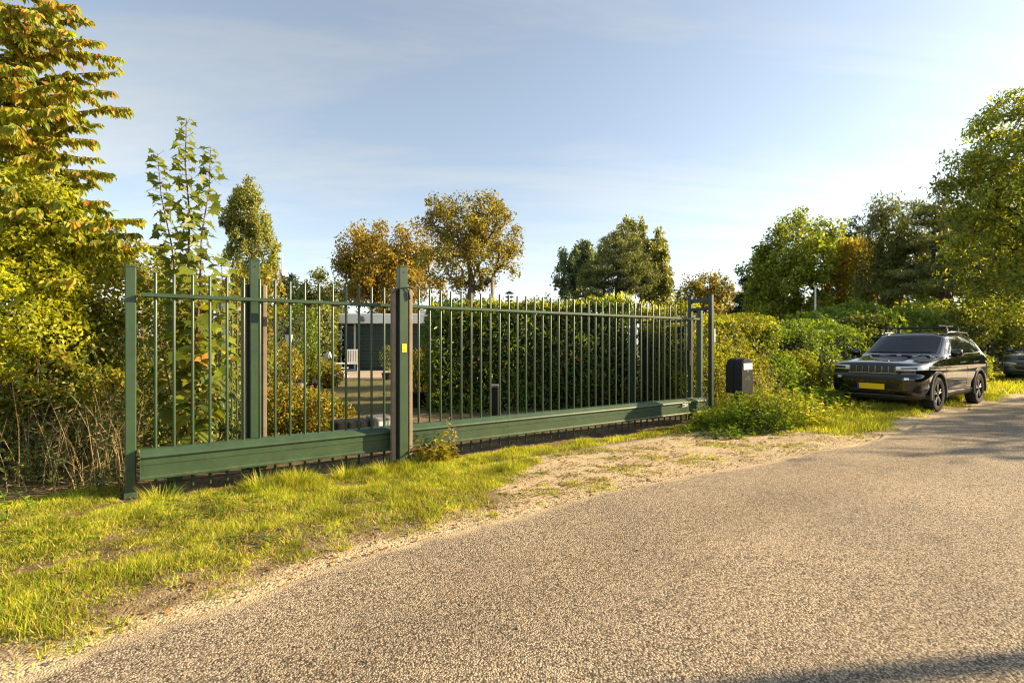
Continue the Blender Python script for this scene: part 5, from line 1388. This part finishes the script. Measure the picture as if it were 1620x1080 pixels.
# ================================================================== CARS
def car(name, label, loc, yaw, paint, suv=True):
    c = thing(name, label, 'car', loc, yaw)
    # half sections: x, then (y,z) from the bottom centre line up to the roof or bonnet centre line
    lo = lambda zb, yb, ys, ym, ysh, zsh: [(0, zb), (yb, zb), (ys, .33), (ym, .58), (ysh, zsh - .10), (ysh - .018, zsh)]
    A = [
        (2.185, [(0, .30), (.56, .30), (.70, .36), (.72, .56), (.72, .82), (.70, .92), (.61, .955), (.46, .965), (.24, .972), (0, .975)]),
        (2.165, [(0, .25), (.60, .25), (.76, .34), (.785, .56), (.785, .84), (.765, .935), (.67, .980), (.51, .992), (.27, 1.0), (0, 1.003)]),
        (2.08, [(0, .23), (.64, .23), (.84, .33), (.862, .58), (.862, .86), (.842, .950), (.755, .996), (.575, 1.012), (.31, 1.020), (0, 1.024)]),
        (1.90, lo(.21, .68, .885, .902, .897, .965) + [(.80, 1.010), (.62, 1.030), (.33, 1.040), (0, 1.045)]),
        (1.55, lo(.21, .72, .900, .912, .908, .998) + [(.83, 1.040), (.65, 1.064), (.35, 1.076), (0, 1.082)]),
        (1.05, lo(.21, .74, .905, .912, .908, 1.035) + [(.84, 1.075), (.67, 1.106), (.37, 1.122), (0, 1.128)]),
        (.90, lo(.21, .74, .905, .912, .908, 1.045) + [(.845, 1.085), (.69, 1.118), (.38, 1.136), (0, 1.142)]),
        (.85, lo(.21, .74, .905, .912, .908, 1.050) + [(.85, 1.092), (.72, 1.135), (.40, 1.155), (0, 1.162)]),
        (.16, lo(.21, .74, .905, .912, .908, 1.075) + [(.855, 1.115), (.705, 1.535), (.48, 1.580), (0, 1.640)]),
        (.08, lo(.21, .74, .905, .912, .908, 1.078) + [(.855, 1.118), (.700, 1.570), (.49, 1.622), (0, 1.636)]),
        (-.55, lo(.21, .74, .905, .912, .908, 1.090) + [(.855, 1.130), (.695, 1.590), (.50, 1.695), (0, 1.658)]),
        (-1.25, lo(.21, .74, .905, .912, .908, 1.110) + [(.852, 1.150), (.685, 1.580), (.49, 1.635), (0, 1.648)]),
        (-1.78, lo(.22, .73, .900, .908, .902, 1.125) + [(.835, 1.170), (.660, 1.545), (.47, 1.595), (0, 1.610)]),
        (-1.90, lo(.23, .72, .892, .900, .892, 1.125) + [(.822, 1.170), (.640, 1.490), (.46, 1.530), (0, 1.545)]),
        (-2.14, lo(.26, .66, .850, .865, .860, 1.090) + [(.770, 1.135), (.63, 1.180), (.42, 1.200), (0, 1.208)]),
        (-2.20, [(0, .32), (.58, .32), (.78, .40), (.81, .60), (.80, .88), (.78, .99), (.72, 1.04), (.57, 1.065), (.37, 1.08), (0, 1.085)]),
        (-2.235, [(0, .40), (.46, .40), (.64, .46), (.67, .62), (.66, .82), (.64, .90), (.58, .94), (.46, .96), (.29, .97), (0, .975)]),
    ]
    if not suv:
        A = [(x, [(y, z if z < .6 else .6 + (z - .6) * .93) for (y, z) in p]) for x, p in A]
    bm = bmesh.new(); rows = []
    for x, pts in A:
        L_ = [bm.verts.new((x, y, z)) for (y, z) in pts]
        R_ = [L_[0]] + [bm.verts.new((x, -y, z)) for (y, z) in pts[1:-1]] + [L_[-1]]
        rows.append((L_, R_))
    n = len(A[0][1])
    for i in range(len(rows) - 1):
        for j in range(n - 1):
            a, b = rows[i][0], rows[i + 1][0]; bm.faces.new((a[j], a[j + 1], b[j + 1], b[j]))
            a, b = rows[i][1], rows[i + 1][1]; bm.faces.new((a[j], b[j], b[j + 1], a[j + 1]))
    for (L_, R_), flip in ((rows[0], False), (rows[-1], True)):
        for j in range(n - 1):
            q = [L_[j], R_[j], R_[j + 1], L_[j + 1]]
            q = [v for k2, v in enumerate(q) if v not in q[:k2]]
            bm.faces.new(q if flip else q[::-1])
    bmesh.ops.recalc_face_normals(bm, faces=bm.faces)
    me = bpy.data.meshes.new('tmp'); bm.to_mesh(me); bm.free()
    tmp = link(bpy.data.objects.new('tmp', me))
    sub = tmp.modifiers.new('s', 'SUBSURF'); sub.levels = 3; sub.render_levels = 3
    cutters = []
    for ax_x in (1.30, -1.336):
        for sy in (-1, 1):
            mb = MB().tube([(ax_x, sy * .52, .37), (ax_x, sy * 1.3, .37)], .405, 32)
            co = link(bpy.data.objects.new('cut', mb.mesh('cut')))
            bo_ = tmp.modifiers.new('b', 'BOOLEAN'); bo_.object = co; bo_.operation = 'DIFFERENCE'; bo_.solver = 'EXACT'; cutters.append(co)
    dg = bpy.context.evaluated_depsgraph_get(); dg.update()
    body_me = bpy.data.meshes.new_from_object(tmp.evaluated_get(dg)); body_me.name = 'body'
    tmp.modifiers.clear(); sub = tmp.modifiers.new('s', 'SUBSURF'); sub.levels = 3
    dg = bpy.context.evaluated_depsgraph_get(); dg.update()
    solid_me = bpy.data.meshes.new_from_object(tmp.evaluated_get(dg))
    def shape_front(me_):
        for v in me_.vertices:
            x, y, z = v.co
            if x > 1.7:
                k3 = min(1.0, (x - 1.7) / .4)
                def sm(a, b, q):
                    q = max(0.0, min(1.0, (q - a) / (b - a))); return q * q * (3 - 2 * q)
                dx_ = .055 * sm(.30, .44, z) * (1 - sm(.70, .775, z)) - .075 * (1 - sm(.24, .40, z)) - .05 * sm(.90, 1.0, z)
                dx_ -= .05 * sm(.5, .85, abs(y)) * (1 - sm(.9, 1.0, z))
                v.co.x = x + dx_ * k3
            if .85 < x < 2.05 and z > .95 and abs(y) < .8:
                v.co.z += .016 * math.exp(-((abs(y) - .52) / .09) ** 2) * min(1, (2.05 - x) / .3)
            if -1.9 < x < 1.9 and abs(y) > .8:
                v.co.y += (1 if y > 0 else -1) * (.014 * math.exp(-((z - .93) / .035) ** 2) - .018 * math.exp(-((z - .50) / .10) ** 2) * (1 if abs(x) < .9 else 0))
    shape_front(body_me); shape_front(solid_me)
    bvh = BVHTree.FromPolygons([v.co.copy() for v in solid_me.vertices], [tuple(p.vertices) for p in solid_me.polygons])
    for o in cutters + [tmp]:
        bpy.data.objects.remove(o)
    body_me.materials.clear(); body_me.materials.append(MATS[paint]); body_me.materials.append(MATS['cladding']); body_me.materials.append(MATS['trim_black'])
    for p in body_me.polygons:
        z = p.center.z
        wx = min(abs(p.center.x - 1.30), abs(p.center.x + 1.336))
        inner = abs(p.center.y) < .60 and wx < .45 and z < .8
        p.material_index = 2 if (inner or z < .235) else (1 if z < .36 else 0)
    auto_smooth(body_me, 32)
    ob('body', body_me, None, c)
    def hit(p, d):
        r = bvh.ray_cast(Vector(p), Vector(d).normalized())
        return r
    def patch(name_, corners, d, off, mat, parent=c, nu=10, nv=4, back=1.2, curve=None):
        """conforming panel: bilinear quad of guess points cast along d on to the body, with a real edge"""
        d = Vector(d).normalized(); q = [Vector(k3) for k3 in corners]
        V = []; Fc = []
        for lay in (off, -.006):
            for j in range(nv + 1):
                for i in range(nu + 1):
                    u, v = i / nu, j / nv
                    g = q[0].lerp(q[1], u).lerp(q[3].lerp(q[2], u), v)
                    if curve: g = g + curve(u, v)
                    r = hit(g - d * back, d)
                    if r[0] is None:
                        h_, nrm = g, -d
                    else:
                        h_, nrm = r[0], r[1]
                        if nrm.dot(d) > 0: nrm = -nrm
                    V.append(tuple(h_ + nrm * lay))
        m_ = (nu + 1) * (nv + 1)
        for j in range(nv):
            for i in range(nu):
                a = j * (nu + 1) + i
                Fc.append((a, a + 1, a + nu + 2, a + nu + 1))
        ring = [i for i in range(nu + 1)] + [j * (nu + 1) + nu for j in range(1, nv + 1)] + [nv * (nu + 1) + i for i in range(nu - 1, -1, -1)] + [j * (nu + 1) for j in range(nv - 1, 0, -1)]
        for a, b in zip(ring, ring[1:] + ring[:1]):
            Fc.append((a, b, b + m_, a + m_))
        mb = MB(); mb.v = V; mb.f = Fc
        o = mb.build(name_, mat, parent); auto_smooth(o.data, 40)
        return o
    zs = (lambda z: z) if suv else (lambda z: z if z < .6 else .6 + (z - .6) * .93)
    fx = (-1, 0, 0)
    # glazing
    patch('windscreen_frame', [(2, -.74, zs(1.175)), (2, .74, zs(1.175)), (2, .625, zs(1.562)), (2, -.625, zs(1.562))], fx, .003, 'trim_black', nu=14, nv=8, back=1.0)
    ws = patch('windscreen', [(2, -.69, zs(1.200)), (2, .69, zs(1.200)), (2, .61, zs(1.548)), (2, -.61, zs(1.548))], fx, .006, 'car_glass', nu=14, nv=8, back=1.0, curve=lambda u, v: Vector((0, 0, -.02 * (abs(u - .5) * 2) ** 2)))
    patch('sensor_housing', [(2, -.10, zs(1.49)), (2, .10, zs(1.49)), (2, .08, zs(1.54)), (2, -.08, zs(1.54))], fx, .010, 'trim_black', ws, 4, 2)
    for sy in (-1, 1):
        patch('wiper', [(2, sy * .05, zs(1.190)), (2, sy * .60, zs(1.198)), (2, sy * .60, zs(1.206)), (2, sy * .05, zs(1.200))], fx, .014, 'trim_black', ws, 6, 1)
    patch('rear_window', [(-3, -.62, zs(1.22)), (-3, .62, zs(1.22)), (-3, .50, zs(1.45)), (-3, -.50, zs(1.45))], (1, 0, 0), .006, 'car_glass', nu=8, nv=4, back=.5)
    for sy in (-1, 1):
        dd = (0, -sy, 0); Y = sy * 1.6
        patch('side_window', [(.62, Y, zs(1.155)), (-.42, Y, zs(1.175)), (-.42, Y, zs(1.525)), (.10, Y, zs(1.500))], dd, .005, 'car_glass', nu=10, nv=5)
        patch('side_window', [(-.47, Y, zs(1.176)), (-1.22, Y, zs(1.200)), (-1.22, Y, zs(1.510)), (-.47, Y, zs(1.525))], dd, .005, 'car_glass', nu=8, nv=5)
        patch('quarter_window', [(-1.26, Y, zs(1.205)), (-1.72, Y, zs(1.255)), (-1.62, Y, zs(1.420)), (-1.26, Y, zs(1.508))], dd, .005, 'car_glass', nu=6, nv=4)
        patch('window_trim', [(.68, Y, zs(1.132)), (-1.70, Y, zs(1.183)), (-1.70, Y, zs(1.199)), (.68, Y, zs(1.144))], dd, .009, 'chrome_dark', nu=16, nv=1)
        # doors are outlined by dark shut lines
        for x0, x1 in ((.86, .86), (-.445, -.445)):
            patch('shut_line', [(x0, Y, .40), (x0 - .008, Y, .40), (x1 - .008, Y, zs(1.10)), (x1, Y, zs(1.10))], dd, .0015, 'trim_black', nu=1, nv=10)
        for x0 in (-.20, -1.10):
            patch('door_handle', [(x0 + .11, Y, zs(.965)), (x0 - .11, Y, zs(.972)), (x0 - .11, Y, zs(1.0)), (x0 + .11, Y, zs(.993))], dd, .022, 'chrome_dark' if suv else paint, nu=5, nv=2)
        patch('sill_cladding', [(.92, Y, .255), (-.92, Y, .255), (-.92, Y, .40), (.92, Y, .36)], dd, .014, 'cladding', nu=10, nv=3)
        # headlamp
        if suv:
            hl = patch('headlight', [(2.25, sy * .475, .845), (1.86, sy * .91, .865), (1.84, sy * .91, .955), (2.25, sy * .475, .925)], (-.85, -sy * .53, 0), .008, 'lamp_lens', nu=10, nv=3)
            patch('lamp_insert', [(2.20, sy * .54, .865), (2.02, sy * .74, .873), (2.02, sy * .74, .915), (2.20, sy * .54, .908)], (-.85, -sy * .53, 0), .012, 'lamp_dark', hl, 6, 2)
            patch('fog_light', [(2.2, sy * .60, .665), (2.2, sy * .68, .665), (2.2, sy * .68, .71), (2.2, sy * .60, .71)], fx, .010, 'lamp_lens', nu=3, nv=3)
        else:
            hl = patch('headlight', [(2.25, sy * .50, .66), (1.9, sy * .86, .675), (1.9, sy * .86, .735), (2.25, sy * .50, .70)], (-.85, -sy * .53, 0), .008, 'lamp_lens', nu=8, nv=2)
            patch('running_light', [(2.2, sy * .55, .60), (2.0, sy * .80, .61), (2.0, sy * .80, .625), (2.2, sy * .55, .615)], (-.85, -sy * .53, 0), .008, 'lamp_lens', hl, 6, 1)
        # mirrors
        mr = MB().box((0, 0, 0), (.13, .20, .155), Matrix.Rotation(sy * -.15, 3, 'Z'), .045).build('mirror', paint, c); mr.location = (.58, sy * 1.01, zs(1.19)); auto_smooth(mr.data, 60)
        MB().box((-.068, 0, 0), (.006, .15, .11), None, .002).build('mirror_glass', 'car_glass', mr)
        MB().tube([(.0, -sy * .14, -.07), (0, -sy * .03, -.05)], .02, 6).build('mirror_arm', 'trim_black', mr)
        tl = patch('tail_light', [(-2.3, sy * .50, zs(.96)), (-1.95, sy * .92, zs(.98)), (-1.95, sy * .92, zs(1.07)), (-2.3, sy * .50, zs(1.04))], (.85, -sy * .53, 0), .008, 'lamp_dark', nu=6, nv=2)
        # wheel-arch flares and wheels
        for ax_x in (1.30, -1.336):
            mb = MB(); ns = 22
            for i in range(ns + 1):
                an = math.radians(-14 + 208 * i / ns)
                for (r, y) in ((.402, .70), (.402, .925), (.412, .930), (.455, .924), (.462, .90)):
                    mb.v.append((ax_x + r * math.cos(an), sy * y, .37 + r * math.sin(an)))
            for i in range(ns):
                for j in range(4):
                    mb.f.append((i * 5 + j, i * 5 + j + 1, (i + 1) * 5 + j + 1, (i + 1) * 5 + j))
            o = mb.build('wheel_arch', 'cladding' if suv else paint, c); auto_smooth(o.data, 40)
    # front: grille, intakes, bumper lip, plate
    gr = patch('grille', [(2.3, -.46, .800), (2.3, .46, .800), (2.3, .46, .925), (2.3, -.46, .925)], fx, .004, 'trim_black', nu=12, nv=2)
    if suv:
        for k2 in range(7):
            y0 = -.372 + k2 * .124
            patch('grille_slot', [(2.3, y0 - .040, .812), (2.3, y0 + .040, .812), (2.3, y0 + .040, .915), (2.3, y0 - .040, .915)], fx, .007, 'cladding', gr, 2, 2)
        for k2 in range(8):
            y0 = -.434 + k2 * .124
            patch('grille_bar', [(2.3, y0 - .013, .804), (2.3, y0 + .013, .804), (2.3, y0 + .013, .922), (2.3, y0 - .013, .922)], fx, .014, 'chrome_dark', gr, 2, 2)
    patch('grille_trim', [(2.3, -.47, .783), (2.3, .47, .783), (2.3, .47, .795), (2.3, -.47, .795)], fx, .010, 'steel', gr, 12, 1)
    for k2 in range(3):
        patch('intake_bar', [(2.3, -.44, .405 + k2 * .022), (2.3, .44, .405 + k2 * .022), (2.3, .44, .413 + k2 * .022), (2.3, -.44, .413 + k2 * .022)], fx, .012, 'cladding', c, 10, 1)
    patch('upper_intake', [(2.3, -.56, .655), (2.3, .56, .655), (2.3, .58, .72), (2.3, -.58, .72)], fx, .003, 'trim_black', nu=10, nv=2)
    patch('lower_intake', [(2.3, -.44, .385), (2.3, .44, .385), (2.3, .54, .60), (2.3, -.54, .60)], fx, .003, 'trim_black', nu=10, nv=2)
    patch('bumper_lip', [(2.3, -.62, .325), (2.3, .62, .325), (2.3, .62, .352), (2.3, -.62, .352)], fx, .012, 'steel', nu=12, nv=1)
    npl = MB().box((2.262, 0, .515), (.016, .52, .115), None, .003).build('number_plate', 'plate_yellow', c)
    MB().box((2.272, -.2405, .515), (.004, .040, .109), None, .001).build('country_strip', 'plate_blue', npl)
    MB().box((2.245, 0, .515), (.03, .54, .13), None, .004).build('plate_holder', 'trim_black', npl)
    if suv:
        R45 = Matrix.Rotation(math.radians(45), 3, 'X')
        o = MB().box((2.222, .46, .50), (.006, .075, .075), R45, .001).build('tow_cover_sticker', 'straw', c)
        for x0 in (-.12, -.86):
            cb = MB().box((x0, 0, 1.755), (.075, 1.26, .034), None, .012).build('roof_bar', 'trim_black', c)
            for sy in (-1, 1):
                MB().box((x0, sy * .60, 1.700), (.085, .055, .10), None, .015).build('bar_foot', 'trim_black', cb)
                MB().box((x0, sy * .636, 1.695), (.04, .012, .05), None, .004).build('bar_lock', 'steel', cb)
        MB().box((-.80, .38, 1.795), (.95, .06, .035), None, .012).build('roof_carrier', 'trim_black', c)
        for sy in (-1, 1):
            MB().tube([(.02, sy * .64, 1.565), (-.10, sy * .645, 1.640), (-.7, sy * .645, 1.655), (-1.35, sy * .64, 1.640), (-1.62, sy * .62, 1.565)], .019, 8).build('roof_rail', 'chrome_dark', c, True)
    def wheel(x, sy):
        w = thing('wheel', None, None, (0, 0, 0)); del_keys = [k4 for k4 in w.keys()]
        w.parent = c; w.location = (x, sy * .80, .352)
        prof = [(.235, -.10), (.30, -.117), (.338, -.105), (.352, -.07), (.352, .07), (.338, .105), (.30, .117), (.235, .10)]
        RX = Matrix.Rotation(math.radians(90), 3, 'X')
        mb = MB(); seg = 40
        for (r, a) in prof:
            for k4 in range(seg):
                an = 2 * math.pi * k4 / seg; mb.v.append((r * math.cos(an), a, r * math.sin(an)))
        for i in range(len(prof) - 1):
            for k4 in range(seg):
                j = (k4 + 1) % seg; mb.f.append((i * seg + k4, i * seg + j, (i + 1) * seg + j, (i + 1) * seg + k4))
        o = mb.build('tyre', 'tyre', w); auto_smooth(o.data, 45)
        yo = sy * .085
        mb = MB(); mb.v = []
        for (r, a) in ((.242, sy * .10), (.226, sy * .10), (.214, sy * .02), (.05, sy * .0)):
            for k4 in range(seg):
                an = 2 * math.pi * k4 / seg; mb.v.append((r * math.cos(an), a, r * math.sin(an)))
        for i in range(3):
            for k4 in range(seg):
                j = (k4 + 1) % seg; mb.f.append((i * seg + k4, i * seg + j, (i + 1) * seg + j, (i + 1) * seg + k4))
        o = mb.build('rim', 'rim_dark', w); auto_smooth(o.data, 40)
        sp = MB()
        for k4 in range(5):
            for da in (-.17, .17):
                an = 2 * math.pi * k4 / 5 + da + .3
                a0 = 2 * math.pi * k4 / 5 + da * .6 + .3
                p0 = Vector((.055 * math.cos(a0), yo * .8, .055 * math.sin(a0))); p1 = Vector((.228 * math.cos(an), yo, .228 * math.sin(an)))
                dv = (p1 - p0); ang = math.atan2(dv.z, dv.x)
                sp.box((p0 + p1) / 2, (dv.length, .03, .026), Matrix.Rotation(-ang, 3, 'Y'), .006)
        sp.build('spoke', 'rim_cut', w)
        MB().tube([(0, yo * .5, 0), (0, yo * 1.08, 0)], .055, 14).build('hub_cap', 'rim_dark', w)
        return w
    for x in (1.30, -1.336):
        for sy in (-1, 1):
            wheel(x, sy)
    MB().box((0, 0, .26), (3.6, 1.1, .10), None, .03).build('underbody', 'trim_black', c)
    for x in (1.30, -1.336):
        MB().tube([(x, -.75, .352), (x, .75, .352)], .04, 8).build('axle', 'trim_black', c)
    return c
CARYAW = math.atan2(-UY, -UX)
p = W(14.50, 1.0); p.z = 0.02
black_car = car('parked_car', 'black mid-size SUV with roof bars and yellow front plate parked on the verge', p, CARYAW, 'car_black', True)
black_car.scale = (1.0, 0.94, 1.0)
p = W(27.2, 1.15); p.z = 0.03
car('parked_car', 'dark grey-blue car partly cut off at the right edge behind the black SUV', p, CARYAW, 'car_grey', False)
